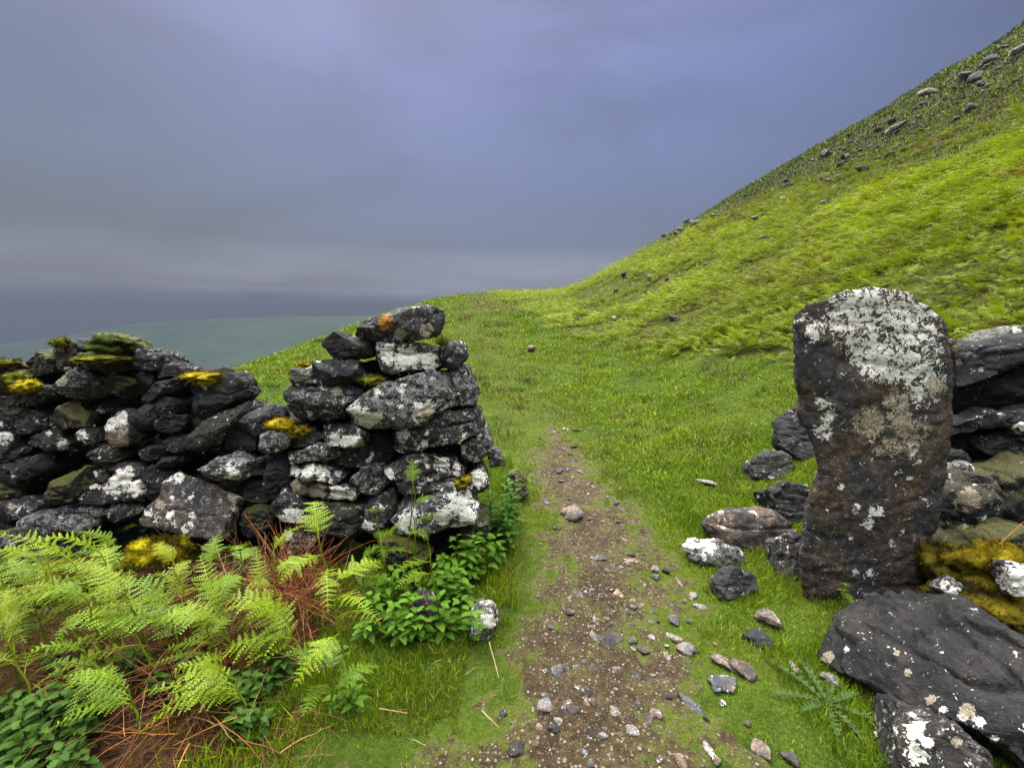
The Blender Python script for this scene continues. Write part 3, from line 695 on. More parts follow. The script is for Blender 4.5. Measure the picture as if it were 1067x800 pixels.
ln([(710, 568), (716, 562), (745, 562), (778, 575), (782, 590), (760, 594), (725, 582)], 'speckled narrow stone propped on the small dark block', (.85, .4, .42, 0), T=.1, spots=[(735, 568, 10), (718, 568, 8)])
ln([(744, 602), (760, 590), (784, 594), (791, 612), (766, 629), (748, 622)], 'small dark grey block on the grass in front of the pinkish stone', (.08, .05, .5, 0), T=.14)
ln(cM([(228, 515), (290, 484), (352, 490), (366, 558), (300, 584), (238, 573)]), 'dark grey angular stone behind the pinkish stone by the gatepost', (.3, .05, .42, .1), T=.2)
ln(cM([(322, 462), (380, 430), (440, 450), (440, 520), (360, 525)]), 'black stone tucked against the left side of the gatepost', (.05, .0, .28, 0), T=.2)
ln(cM([(246, 602), (330, 608), (400, 640), (396, 670), (280, 655)]), 'thin dark stone wedged between the pinkish stone and grey stone', (.3, .3, .3, 0), T=.18)
ln(cM([(316, 392), (362, 352), (395, 380), (390, 425), (328, 428)]), 'small black stone furthest back beside the gatepost', (.1, .0, .25, 0), T=.2)
ln([(800, 508), (822, 498), (846, 506), (848, 546), (818, 552)], 'blackish stone squeezed between gatepost and the pinkish stone', (.2, .2, .3, 0), T=.2)
ln([(806, 560), (830, 552), (848, 575), (842, 606), (815, 600)], 'low mottled stone against the foot of the gatepost', (.4, .6, .36, 0), T=.2)
ln([(812, 440), (836, 430), (850, 450), (846, 482), (818, 478)], 'dark upright stone behind the left edge of the gatepost', (.15, .1, .28, 0), T=.2)
ln([(486, 641), (499, 627), (514, 631), (519, 650), (506, 671), (491, 666)], 'upright white flecked stone at the left edge of the path', (.9, .3, .5, 0), T=.1, tilt=.2, spots=[(510, 645, 10), (497, 655, 7)])
ln([(424, 652), (434, 614), (447, 622), (453, 660), (432, 668)], 'brownish stone half hidden in the nettles below the wall end', (.3, .8, .55, 0), T=.12, tilt=.2)
ln([(530, 496), (540, 488), (548, 500), (549, 525), (532, 528)], 'moss topped stone behind the nettles at the path side', (.7, .3, .35, .9), T=.2, tilt=.15)

# ---------- moss cushions
def blob(c, r, seed, color, parent=None, name='moss', normal=(0, -.4, 1), fuzz=900):
    bm = bmesh.new(); bmesh.ops.create_icosphere(bm, subdivisions=4, radius=1.0)
    V = np.array([v.co[:] for v in bm.verts]); Fc = np.array([[v.index for v in f.verts] for f in bm.faces]); bm.free()
    rr = np.random.default_rng(seed); c = np.array(c, float); r = np.array(r, float)
    d = 1 + .60 * fbm(V * 1.7 + seed, 3, seed) + .30 * np.abs(fbm(V * 3.2 + seed, 3, seed + 1)) - .05
    P = V * d[:, None] * r + c
    N = V / r; N /= np.linalg.norm(N, axis=1)[:, None]
    P = P + N * (.05 * r.min() * rr.random((len(P), 1)))
    ids = rr.integers(0, len(P), fuzz); b = P[ids] + rr.normal(0, .004, (fuzz, 3)); n = N[ids] + rr.normal(0, .45, (fuzz, 3)); n /= np.linalg.norm(n, axis=1)[:, None]
    s = np.cross(n, rr.normal(0, 1, (fuzz, 3))); s /= np.linalg.norm(s, axis=1)[:, None]
    L = rr.uniform(.005, .012, (fuzz, 1)) * (1 + (r.max() > .06) * rr.uniform(0, 1.2, (fuzz, 1)))
    FV = np.stack([b - s * .0016, b + s * .0016, b + n * L], 1).reshape(-1, 3)
    FF = np.arange(fuzz * 3).reshape(-1, 3) + len(P)
    cc = np.ones((len(P) + fuzz * 3, 3)) * np.array(color)
    cc[:len(P)] *= np.clip(.85 + 1.8 * fbm(V * 2.3 + seed, 3, seed + 5), .12, 2)[:, None]
    cc[len(P):] *= np.repeat(rr.uniform(.6, 1.7, (fuzz, 1)) * np.clip(.85 + 1.8 * fbm(V * 2.3 + seed, 3, seed + 5), .12, 2)[ids][:, None], 3, 0)
    return mk(name, np.vstack([P, FV]), np.vstack([Fc, FF]), MOSS, parent, col=cc, origin=None if parent else tuple(c))
YEL = (.34, .27, .008); OLV = (.13, .13, .012); DGR = (.06, .085, .012); BRN = (.13, .075, .012)
def at(px, py, y):
    d = ray(px, py); return CAM + d * (y / d[1])
def moss_on(parent, px, py, y, rx, rz, color, seed, ry=None):
    s = y / 450 * 1.05
    o = blob(at(px, py, y), (rx * s, (ry or rx) * s, rz * s), seed, color, parent, 'moss'); return o
stones = lambda w: [c for c in w.children if c.name.startswith('stone')]
moss_on(left_wall, 213, 393, WY + .10, 19, 6, YEL, 1)
moss_on(left_wall, 120, 360, WY + .12, 18, 9, DGR, 2)
moss_on(left_wall, 103, 374, WY + .02, 22, 4, OLV, 3)
moss_on(left_wall, 63, 357, WY + .08, 7, 5, OLV, 4)
moss_on(left_wall, 28, 402, WY + .0, 9, 6, YEL, 5)
moss_on(left_wall, 14, 398, WY + .04, 8, 9, OLV, 6)
moss_on(left_wall, 4, 378, WY + .1, 12, 3, OLV, 10)
moss_on(pillar, 294, 442, WY + .0, 12, 6, (.27, .2, .008), 11)
moss_on(pillar, 310, 449, WY - .02, 9, 5, (.27, .22, .01), 12)
moss_on(pillar, 388, 396, WY + .02, 12, 4, (.16, .16, .012), 13)
moss_on(pillar, 315, 381, WY + .1, 6, 2.5, YEL, 14)
moss_on(pillar, 461, 356, WY + .02, 5, 3, OLV, 15)
moss_on(pillar, 483, 501, WY - .02, 9, 4, (.2, .17, .01), 16)
# mounds on the ground: things of their own
for (px, py, yy, rx, rz, c_, lab) in [
        (166, 574, 2.12, 25, 12, (.36, .31, .008), 'bright yellow moss cushion at the foot of the pale grey slab'),
        (75, 600, 2.10, 40, 16, (.2, .15, .01), 'olive moss mound below the long speckled slab'),
        (192, 772, 1.40, 42, 30, (.40, .34, .008), 'yellow moss mound among dead stalks at the bottom edge'),
        (15, 622, 2.0, 34, 20, (.2, .16, .01), 'ochre moss mound at the left edge under the wall'),
        (190, 690, 1.6, 42, 16, BRN, 'rusty brown moss mound amid the fallen bracken stalks'),
        (1046, 590, 1.80, 40, 22, (.24, .19, .008), 'golden moss mound at the right edge above the huge dark slab'),
        (1020, 622, 1.72, 46, 18, (.15, .12, .008), 'olive gold moss spilling on to the top of the huge dark slab'),
        (990, 588, 1.92, 26, 20, (.10, .085, .008), 'brown olive moss beside the base of the gatepost'),
        (90, 712, 1.55, 22, 18, (.26, .12, .012), 'orange brown moss tuft left of the long dry stalk')]:
    s = yy / 450 * 1.05
    o = blob(at(px, py, yy), (rx * s, rx * s * .7, rz * s), int(px) + 50, c_, None, 'moss_mound', fuzz=7000); tag(o, lab, 'moss')
o = loose([(1050, 590), (1075, 588), (1080, 620), (1055, 622)], (2.0, 1.6, .4), (-.2, -1, .4), .12, 'white stone showing through the golden moss at the right edge', col=(.5, .3, .5, 0), spots=[(1062, 605, 22)])
o = loose(cR2([(160, 690), (215, 640), (270, 680), (240, 740), (200, 720)]), (1.8, 1.66, .3), (-.2, -1, .5), .1, 'white flecked stone at the edge of the moss above the slab', col=(.8, .3, .4, 0), spots=cR2([(190, 670, 20), (230, 710, 24)]))

# ------------------------------------------------------------------ path pebbles
VAR = []
for q in range(14):
    co, fc = hull_stone((1, .8, .55), 5000 + q, 11 + q % 5, .085, 1, amt=.9)
    me_o = mk('tmp_pebble', co, fc, ROCK); VAR.append(me_o.data); COL.remove(me_o); bpy.data.objects.remove(me_o)
def pebble(px, py, w, hgt, ang, col, label, group, name='path_stone', sink=.32, cat='stone', zf=.55):
    p = hit(px, py)
    if p is None: return None
    d = np.linalg.norm(p - CAM); s = d / F
    o = bpy.data.objects.new(name, random.choice(VAR)); COL.objects.link(o)
    fore = max(.35, (1.5 - p[2]) / d) if p[1] < 8 else .85
    wx = w * s * 1.12; wy = hgt * s / fore * .85
    wz = min(wx, wy) * zf
    o.scale = (wx, wy / .8, wz / .55)
    o.rotation_euler = (random.uniform(-.25, .25), random.uniform(-.25, .25), R(ang))
    o.location = (p[0], p[1], p[2] + wz * (.5 - sink) + .004); o.color = col
    return tag(o, label, cat, group)
q1, q2, q3 = crop(560, 560, 5), crop(500, 640, 5), crop(680, 640, 5)
PALE = (.4, 1, 1.7, 0); WHT = (.85, .9, 1.7, 0); GRY = (.12, .7, .9, 0); DRK = (.05, .45, .5, 0); BEI = (.2, 1, 1.6, 0)
NAMED = [
 (q1, 390, 545, 135, 62, 30, GRY, 'long grey brown slab set flat in the middle of the path'),
 (q1, 50, 460, 75, 70, 30, GRY, 'flat mauve grey stone at the left edge of the path'),
 (q1, 105, 705, 62, 75, -50, PALE, 'pale wedge shaped stone in the path below the mauve grey stone'),
 (q1, 330, 120, 76, 38, -15, PALE, 'pale oval stone high in the path where the stony stretch starts'),
 (q1, 480, 130, 95, 36, 0, PALE, 'broad pale flat stone at the head of the stony stretch'),
 (q1, 420, 310, 62, 62, 20, PALE, 'pale lump in the centre of the stony stretch of path'),
 (q1, 215, 305, 48, 52, 40, PALE, 'cream stone by the bare brown patch of path'),
 (q1, 290, 430, 42, 44, 0, WHT, 'round white stone above the long grey brown slab'),
 (q1, 550, 590, 52, 54, 60, GRY, 'light grey block right of the long grey brown slab'),
 (q1, 710, 530, 52, 78, 60, WHT, 'upper of the pale stones clustered at the right edge of the path'),
 (q1, 760, 595, 88, 72, -45, WHT, 'largest pale ribbed stone of the cluster at the right path edge'),
 (q1, 825, 582, 64, 54, 0, BEI, 'smooth beige stone right of the pale cluster'),
 (q1, 678, 632, 36, 42, 0, WHT, 'small round white stone left of the pale cluster'),
 (q1, 800, 308, 46, 54, -50, WHT, 'white chip lying in grass left of the dark grey block'),
 (q1, 850, 372, 74, 30, -15, WHT, 'flat white sliver in grass below the dark grey block'),
 (q1, 735, 240, 30, 62, 0, PALE, 'narrow grey stone on end at the grass edge'),
 (q1, 710, 442, 64, 52, -45, PALE, 'grey white stone above the pale cluster at the path edge'),
 (q2, 195, 722, 84, 84, 60, DRK, 'rounded dark stone near the bottom left of the path'),
 (q2, 345, 490, 95, 78, 10, WHT, 'half dark half white stone low in the path'),
 (q2, 410, 572, 48, 52, 0, WHT, 'cream pebble beside a dark stone low in the path'),
 (q2, 272, 682, 64, 42, 0, (.0, 1, .7, 0), 'reddish brown stone near the bottom left of the path'),
 (q2, 490, 512, 64, 62, 30, GRY, 'grey stone in the wet mud low in the path'),
 (q2, 375, 605, 62, 66, 20, DRK, 'dark stone touching the cream pebble'),
 (q2, 565, 415, 52, 58, 50, DRK, 'dark upright stone in mid path mud'),
 (q2, 795, 626, 74, 62, -30, WHT, 'white stone with a flat face low on the right of the path'),
 (q2, 700, 522, 54, 58, 20, WHT, 'white stone with small chips beside a moss tuft'),
 (q3, 180, 472, 140, 54, -42, PALE, 'long pale pointed stone on the right verge'),
 (q3, 370, 375, 145, 76, -8, PALE, 'mottled flat stone in the group of three on the right verge'),
 (q3, 385, 275, 66, 120, 35, PALE, 'narrow cream stone in the group of three on the right verge'),
 (q3, 482, 312, 84, 130, 35, GRY, 'dark topped stone in the group of three on the right verge'),
 (q3, 540, 140, 140, 80, -20, DRK, 'dark stone with a white end sunk in the grass below the gatepost'),
 (q3, 605, 40, 115, 85, 20, PALE, 'flat pale stone bedded in turf between dark block and gatepost'),
 (q3, 930, 355, 80, 56, -10, WHT, 'round white stone in grass under the tip of the huge slab'),
 (q3, 750, 282, 48, 48, 0, WHT, 'tiny white stone in a muddy scrape of the right verge'),
 (q3, 575, 722, 74, 84, 30, PALE, 'weathered grey stone at the bottom edge of the right verge'),
 (q3, 140, 768, 78, 56, -40, PALE, 'pale stone cut by the bottom edge at the path side'),
 (q3, 300, 722, 36, 92, 10, WHT, 'slim pale stone on end at the path side near the bottom'),
 (q3, 720, 765, 62, 62, 0, GRY, 'grey stone beside the dark hollow at the bottom edge'),
 (I, 595, 538, 32, 15, -30, PALE, 'flat pale stone alone at the left of the upper path'),
 (I, 738, 504, 14, 12, 30, WHT, 'small white stone in grass near the rocks left of the gatepost'),
]
for fn, px, py, w, hh, a, c_, lab in NAMED:
    s = 5 if fn is not I else 1
    x, y = fn([(px, py)])[0]
    pebble(x, y, w / s, hh / s, a, c_, lab, None)
PEB = 'small loose stones on the path'
rp = np.random.default_rng(77)
cnt = 0
while cnt < 290:
    py = 445 + 352 * rp.random() ** .8
    cxp = np.interp(py, [445, 500, 570, 650, 700, 800], [570, 595, 622, 640, 640, 605]); wp = np.interp(py, [445, 500, 570, 650, 700, 800], [22, 38, 66, 90, 100, 135])
    px = cxp + wp * (.15 + rp.normal(0, .5))
    p = hit(px, py)
    if p is None or path_mask(p[0], p[1])[()] < -.3: continue
    w = np.clip(rp.lognormal(1.6, .45), 3, 13) * np.interp(py, [445, 620, 800], [.6, 1, 1.25])
    u = rp.random()
    if u < .46: c_, lab = PALE, 'small pale pebble scattered on the earth path'
    elif u < .64: c_, lab = WHT, 'small white lichened pebble on the earth path'
    elif u < .84: c_, lab = GRY, 'small grey pebble pressed into the earth path'
    else: c_, lab = DRK, 'small dark pebble pressed into the earth path'
    pebble(px, py, w, w * rp.uniform(.55, .9), rp.uniform(0, 180), tuple(np.array(c_) * rp.uniform(.7, 1.1)), lab, PEB, 'pebble', sink=.26)
    cnt += 1

# ------------------------------------------------------------------ hillside rocks
CLEAR = []
HILL = [(640, 334, 9, 7, (1, 1, 3, 0), 'small white boulder on the bracken slope above the path'),
        (554, 366, 13, 10, (.4, 1, 1.5, 0), 'tan stone standing alone on the turf right of the path'),
        (650, 288, 9, 7, DRK, 'dark boulder near the skyline left end of the hillside rocks'),
        (517, 325, 8, 3, PALE, 'flat grey stone on the far turf below the crest'),
        (703, 334, 20, 8, DRK, 'dark rock outcrop half buried in bracken above the turf'),
        (604, 332, 11, 6, (.1, 1, .4, .2), 'brown rock on the bracken slope left of the white boulder'),
        (932, 139, 17, 8, PALE, 'large pale boulder high on the hillside'),
        (968, 100, 14, 7, PALE, 'pale boulder above the large one high on the hillside'),
        (1004, 85, 12, 8, GRY, 'left boulder of the grey pair near the top right'),
        (1016, 86, 12, 9, GRY, 'right boulder of the grey pair near the top right'),
        (1060, 60, 12, 9, PALE, 'pale rock at the right edge high on the hillside'),
        (674, 290, 9, 6, DRK, 'dark boulder on the lower slope right of the first skyline rock'),
        (695, 292, 18, 6, GRY, 'low grey outcrop on the slope below the skyline rocks')]
for px, py, w, hh, c_, lab in HILL:
    q = hit(px, py); CLEAR.append((q[0], q[1], max(w, 9) * np.linalg.norm(q) / F * .8))
    pebble(px, py, w * 1.15, hh, random.uniform(0, 180), c_, lab, None, 'boulder', cat='boulder', sink=.2, zf=.95)
rocks_px = []
rh = np.random.default_rng(11)
while len(rocks_px) < 270:
    u = rh.random()
    if u < .45:                                   # band of scree rising to the right
        x = rh.uniform(790, 1065); y = np.interp(x, [790, 900, 1000, 1067], [222, 165, 110, 62]) + rh.normal(0, 13)
    elif u < .7:
        x = rh.uniform(640, 860); y = np.interp(x, [640, 700, 800, 860], [287, 262, 222, 205]) + rh.normal(4, 11)
    elif u < .85:
        x = rh.uniform(690, 760); y = np.interp(x, [690, 760], [245, 215]) + abs(rh.normal(3, 6))
    else:
        x = rh.uniform(600, 1060); y = np.interp(x, [600, 1060], [318, 180]) + rh.normal(0, 26)
    rocks_px.append((x, y))
for x, y in rocks_px:
    w = np.clip(rh.lognormal(1.45, .5), 2.4, 12)
    c_ = [GRY, DRK, (.3, .3, .4, .2), PALE][rh.choice(4, p=[.35, .35, .2, .1])]
    pebble(x, y, w, w * rh.uniform(.55, .9), rh.uniform(0, 180), c_, 'small grey rock scattered over the upper hillside', 'rocks on the upper hillside', 'rock', zf=.85, sink=.15, cat='rock')

# ------------------------------------------------------------------ plants
class MB:
    def __init__(s): s.V, s.F, s.C, s.n = [], [], [], 0
    def add(s, V, Fc, c):
        V = np.asarray(V, float); s.V.append(V); s.F.append(np.asarray(Fc) + s.n); s.n += len(V)
        c = np.asarray(c, float); s.C.append(np.repeat(c[None], len(V), 0) if c.ndim == 1 else c)
    def build(s, name, mat, parent=None, origin=None, smooth=True):
        return mk(name, np.vstack(s.V), np.vstack(s.F), mat, parent, col=np.vstack(s.C), origin=origin, smooth=smooth)

def tube(mb, pts, r0, r1, c, k=5):
    pts = np.asarray(pts, float); n = len(pts)
    T = np.gradient(pts, axis=0); T /= np.linalg.norm(T, axis=1)[:, None] + 1e-9
    ref = np.array([.31, .77, .55]); A = np.cross(T, ref); A /= np.linalg.norm(A, axis=1)[:, None] + 1e-9; B = np.cross(T, A)
    rad = np.linspace(r0, r1, n)
    V = np.concatenate([pts + (A * math.cos(a) + B * math.sin(a)) * rad[:, None] for a in np.arange(k) * 2 * math.pi / k])
    Fc = []
    for j in range(k):
        q = (j + 1) % k
        for i in range(n - 1):
            a, b, d, e = j * n + i, q * n + i, q * n + i + 1, j * n + i + 1
            Fc += [(a, b, d), (a, d, e)]
    mb.add(V, Fc, c)

def unit(v): v = np.asarray(v, float); return v / (np.linalg.norm(v) + 1e-9)

def frond(mb, pts, wid, c, rr, npin=13, detail=8, curl=.3, start=.12):
    """bracken frond along the rachis pts; pinnae on both sides made of small leaflets."""
    pts = np.asarray(pts, float); n = len(pts)
    seg = np.linalg.norm(np.diff(pts, axis=0), axis=1); s = np.concatenate([[0], np.cumsum(seg)]); L = s[-1]
    P = lambda t: np.array([np.interp(t * L, s, pts[:, k]) for k in range(3)])
    tube(mb, pts, .0028, .001, np.array(c) * np.array([1.2, 1.05, 1.0]), 4)
    V, Fc = [], []; cols = []
    for i in range(npin):
        t = start + (1 - start) * (i + .5) / npin
        p = P(t); T = unit(P(min(1, t + .03)) - P(max(0, t - .03)))
        side = unit(np.cross(T, [0, 0, 1]) + 1e-6); upv = unit(np.cross(side, T))
        prof = (1 - t) ** .75 * min(1.0, .55 + 2.2 * (t - start)) + .06
        for sg in (-1, 1):
            ln_ = wid * prof * rr.uniform(.8, 1.15)
            dv = unit(side * sg + T * rr.uniform(.25, .5) + upv * rr.uniform(-.25, .35))
            bend = rr.uniform(-.35, .1)
            nl = max(3, int(detail * prof + 2))
            w0 = ln_ * .20
            for q in range(nl):
                a = (q + .3) / nl; b0 = p + dv * ln_ * a + upv * bend * ln_ * a * a
                lw = w0 * (1 - a * .75)
                tv = unit(np.cross(upv, dv))
                for s2 in (-1, 1):
                    d2 = unit(tv * s2 + dv * .55 + upv * rr.uniform(-.3, .2))
                    k0 = len(V); bw = ln_ / nl * .42
                    V += [b0 - dv * bw, b0 + dv * bw, b0 + d2 * lw * .75 + dv * bw * .8, b0 + d2 * lw * 1.1]
                    Fc += [(k0, k0 + 1, k0 + 2), (k0, k0 + 2, k0 + 3)]
                    cc = np.array(c) * rr.uniform(.8, 1.2); cols += [cc] * 4
    mb.add(V, Fc, np.array(cols))

def arc(p0, az, elev, length, droop, n=12, curl=0.0):
    """curve starting at p0 toward azimuth az / elevation elev; droop bends it down; curl rolls the tip."""
    pts = [np.array(p0, float)]; e = elev
    for i in range(n):
        st = length / n
        e2 = e - droop * (i / n) * 1.0 - (curl * max(0, i / n - .7) * 10)
        pts.append(pts[-1] + st * np.array([math.cos(az) * math.cos(e2), math.sin(az) * math.cos(e2), math.sin(e2)]))
    return np.array(pts)

FG = (.17, .29, .008); FG2 = (.13, .23, .009); FY = (.23, .33, .006)
def fern(px, py, ytop, label, fronds=5, seed=0, col=FG, lean=(0, 0), depth=None, flen=.26, wid=.10, group='young bracken ferns below the left wall', aim=None):
    rr = np.random.default_rng(seed + 400)
    p = hit(px, py) if depth is None else at(px, py, depth)
    if depth is not None: p[2] = float(h(p[0], p[1])[0])
    root = empty('bracken_fern', tuple(p)); tag(root, label, 'fern', group)
    d = ray(px, ytop); top = CAM + d * (p[1] / d[1]); H = max(.12, top[2] - p[2])
    tip = np.array([p[0] + lean[0] * H, p[1] + lean[1] * H, p[2] + H])
    ts = np.linspace(0, 1, 12)[:, None]
    spts = p + (tip - p) * ts + np.array([lean[0], lean[1], 0]) * H * .25 * (ts ** 2 - ts) + rr.normal(0, .004, (12, 3))
    mb = MB(); tube(mb, spts, .0055, .0022, np.array(col) * np.array([.95, .9, 1.3])); mb.build('stem', LEAF, root)
    for i in range(fronds):
        t = .45 + .55 * (i + 1) / fronds if fronds > 1 else 1.0
        b = spts[int(t * 11)]
        az = (aim if aim is not None else rr.uniform(0, 6.28)) + (i * 2.4 if aim is None else rr.uniform(-.75, .75))
        e = rr.uniform(.25, .8) if i < fronds - 1 else 1.1
        L = flen * (1.15 - .5 * (t - .45)) * rr.uniform(.8, 1.15)
        mb = MB(); frond(mb, arc(b, az, e, L, rr.uniform(.8, 1.5), 12, rr.choice([0, 0, .5])), wid * rr.uniform(.8, 1.1), np.array(col) * rr.uniform(.85, 1.15), rr, npin=12, detail=8)
        mb.build('frond', LEAF, root)
    return root

fern(368, 735, 560, 'tallest young fern with a thick stem in front of the wall end', 7, 1, FY, (-.12, .0), flen=.22, wid=.085)
fern(255, 660, 572, 'pale uncurling fern standing beside the rusty stalk heap', 5, 2, FG, (.05, 0), flen=.18, wid=.07)
fern(285, 672, 575, 'branching fern with curled tips in front of rusty stalks', 5, 3, FY, (.1, 0), flen=.17, wid=.06)
fern(232, 668, 590, 'small fern left of the rusty stalk heap', 4, 4, FG, (-.05, 0), flen=.19, wid=.08)
fern(404, 622, 536, 'young fern rising against the dark base of the wall end', 5, 5, FG, (-.08, 0), flen=.15, wid=.06)
fern(432, 612, 505, 'slender single stemmed fern against the white lichened bottom stone', 4, 6, FG, (.03, 0), flen=.17, wid=.06)
fern(456, 640, 562, 'small fern with one arching frond among the nettles', 3, 7, FY, (-.1, 0), flen=.2, wid=.07, aim=3.3)
fern(380, 640, 588, 'low bushy fern between the stalk heap and the nettles', 6, 8, FG, (0, 0), flen=.17, wid=.07)
fern(318, 705, 650, 'low fern spreading a wide frond over the grass', 5, 9, FY, (-.2, 0), flen=.34, wid=.13, aim=3.2)
fern(192, 700, 640, 'fern with a broad frond beside the fallen dry stalks', 5, 10, FG, (-.1, 0), flen=.28, wid=.11, aim=2.9)
fern(350, 752, 690, 'lowest small fern in the grass at the bottom', 4, 11, FG2, (-.1, 0), flen=.2, wid=.08)
for i, (px, py, yt, lab) in enumerate([
        (130, 690, 592, 'windswept bright fern under the yellow moss cushion'),
        (95, 700, 600, 'windswept bright fern arching left under the olive moss mound'),
        (60, 705, 615, 'broad windswept fern near the left edge'),
        (20, 715, 622, 'windswept fern cut by the left edge'),
        (150, 668, 578, 'upright light fern between moss cushion and pale slab'),
        (40, 745, 655, 'lower windswept fern over the dark nettle leaves'),
        (112, 660, 585, 'thin bright fern below the long speckled slab'),
        (-15, 690, 640, 'fern mostly outside the frame at the left'),
        (78, 655, 588, 'pale fern in the second row behind the windswept ferns'),
        (30, 668, 600, 'dense yellow green fern left under the ochre moss'),
        (5, 760, 668, 'nearest windswept fern in the lower left'),
        (112, 722, 628, 'drooping fern above the long orange stalk'),
        (165, 712, 640, 'fern leaning over the rusty brown moss'),
        (205, 655, 590, 'slim fern in front of the leaning pale slab'),
        (140, 640, 572, 'short fern tucked beside the bright moss cushion'),
        (225, 720, 655, 'fern standing over the rusty litter left of the wide frond'),
        (265, 755, 705, 'small fern low down beside the dark leaved nettles'),
        (160, 690, 612, 'fern behind the rusty brown moss'),
        (150, 770, 715, 'low fern at the bottom edge left of the yellow moss mound'),
        (100, 745, 680, 'fern between the dark nettles and the long orange stalk'),
        (255, 705, 640, 'upright fern right of the rusty brown moss'),
        (298, 690, 618, 'fern in the middle of the red stalk heap')]):
    fern(px, py, yt, lab, 5 + i % 3, 30 + i, [FY, (.25, .31, .006), FG, (.16, .26, .008)][i % 4], (-.35 + .1 * (i % 4), .02), flen=[.30, .22, .26, .18][i % 4], wid=[.085, .06, .07, .055][i % 4], aim=[3.05, 2.7, 3.4, None][i % 4])
fern(846, 512, 495, 'tiny fern sprouting between stones left of the gatepost', 3, 60, FG, (.2, 0), flen=.1, wid=.04, group='tiny ferns by the gatepost')
fern(878, 632, 618, 'tiny fern in the crack between gatepost and huge slab', 3, 61, FG, (-.1, 0), flen=.1, wid=.05, group='tiny ferns by the gatepost')

def leaf(mb, b, dv, upv, L, W, c, rr, teeth=5):
    """toothed leaf folded along its midrib."""
    dv = unit(dv); sd = unit(np.cross(dv, upv)); upv = unit(np.cross(sd, dv))
    V = []; n = teeth * 2 + 1
    droop = rr.uniform(.1, .35)
    for i in range(n + 1):
        t = i / n; w = W * .5 * (math.sin(math.pi * (t * .94 + .06) ** .72) ** .9) * (1.22 if i % 2 else .74)
        m = b + dv * L * t - upv * droop * L * t * t
        V += [m, m + sd * w + upv * w * .35, m - sd * w + upv * w * .35]
    Fc = []
    for i in range(n):
        a = i * 3
        Fc += [(a, a + 3, a + 4), (a, a + 4, a + 1), (a, a + 2, a + 5), (a, a + 5, a + 3)]
    mb.add(V, Fc, np.array(c) * rr.uniform(.75, 1.25))

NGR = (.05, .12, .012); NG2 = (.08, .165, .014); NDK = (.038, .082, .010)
def nettle(p, H, seed, label, group, col=NGR, lsz=.065, pairs=6, name='nettle'):
    rr = np.random.default_rng(seed + 900)
    root = empty(name, tuple(p)); tag(root, label, 'nettle', group)
    tip = p + np.array([rr.normal(0, .12) * H, rr.normal(0, .12) * H - .1 * H, H])
    ts = np.linspace(0, 1, 8)[:, None]; sp = p + (tip - p) * ts + rr.normal(0, .004, (8, 3))
    mb = MB(); tube(mb, sp, .003, .0015, np.array(col) * .9, 4); mb.build('stem', NETTLE, root)
    mb = MB(); a0 = rr.uniform(0, 6.28)
    for i in range(pairs):
        t = .2 + .8 * (i + 1) / pairs; b = p + (tip - p) * t; a = a0 + i * 1.57 + rr.normal(0, .25)
        sz = lsz * (1.1 - .55 * t) * rr.uniform(.85, 1.2) + .01
        for k in (0, math.pi):
            e = rr.uniform(-.1, .5); dv = np.array([math.cos(a + k) * math.cos(e), math.sin(a + k) * math.cos(e), math.sin(e)])
            tube(mb, [b, b + dv * sz * .3], .0012, .001, np.array(col), 3)
            leaf(mb, b + dv * sz * .3, dv, np.array([0, 0, 1.0]), sz, sz * .62, np.array(col) * (1 + .5 * t), rr)
    mb.build('foliage', NETTLE, root)
    return root
rn = np.random.default_rng(5)
def nettles(region, n, label, group, H, col, lsz, pairs=6):
    for i in range(n):
        x0, y0, x1, y1 = region
        px = rn.uniform(x0, x1); py = rn.uniform(y0, y1); p = hit(px, py)
        if p is None: continue
        p[1] = min(p[1], WY - .12) if p[0] < -.22 else p[1]
        p[2] = float(h(p[0], p[1])[0]) - .005
        nettle(p, rn.uniform(*H), int(px * 7 + i * 131), label, group, col, lsz, pairs)
nettles((385, 612, 500, 672), 36, 'leafy nettle in the green clump before the wall end', 'nettles before the wall end', (.10, .24), NG2, .052, 7)
nettles((468, 585, 528, 612), 13, 'broad leaved nettle at the path side corner of the wall end', 'nettles at the wall corner', (.14, .30), NG2, .052, 8)
nettles((512, 545, 538, 580), 12, 'nettle climbing the path side face of the wall end', 'nettles beside the wall end', (.18, .42), NGR, .06, 9)
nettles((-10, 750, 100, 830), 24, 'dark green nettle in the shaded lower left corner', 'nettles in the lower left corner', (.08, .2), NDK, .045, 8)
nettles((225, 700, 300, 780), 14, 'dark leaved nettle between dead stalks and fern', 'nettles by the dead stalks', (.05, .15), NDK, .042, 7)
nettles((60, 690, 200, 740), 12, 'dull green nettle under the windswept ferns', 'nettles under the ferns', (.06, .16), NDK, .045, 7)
nettles((345, 735, 385, 760), 3, 'small bright nettle at the foot of the tallest fern', 'nettles at the tall fern', (.06, .1), NG2, .05, 3)
nettles((100, 560, 130, 590), 4, 'nettle seedling on the moss under the left wall', 'nettle seedlings under the wall', (.06, .12), NGR, .045, 4)

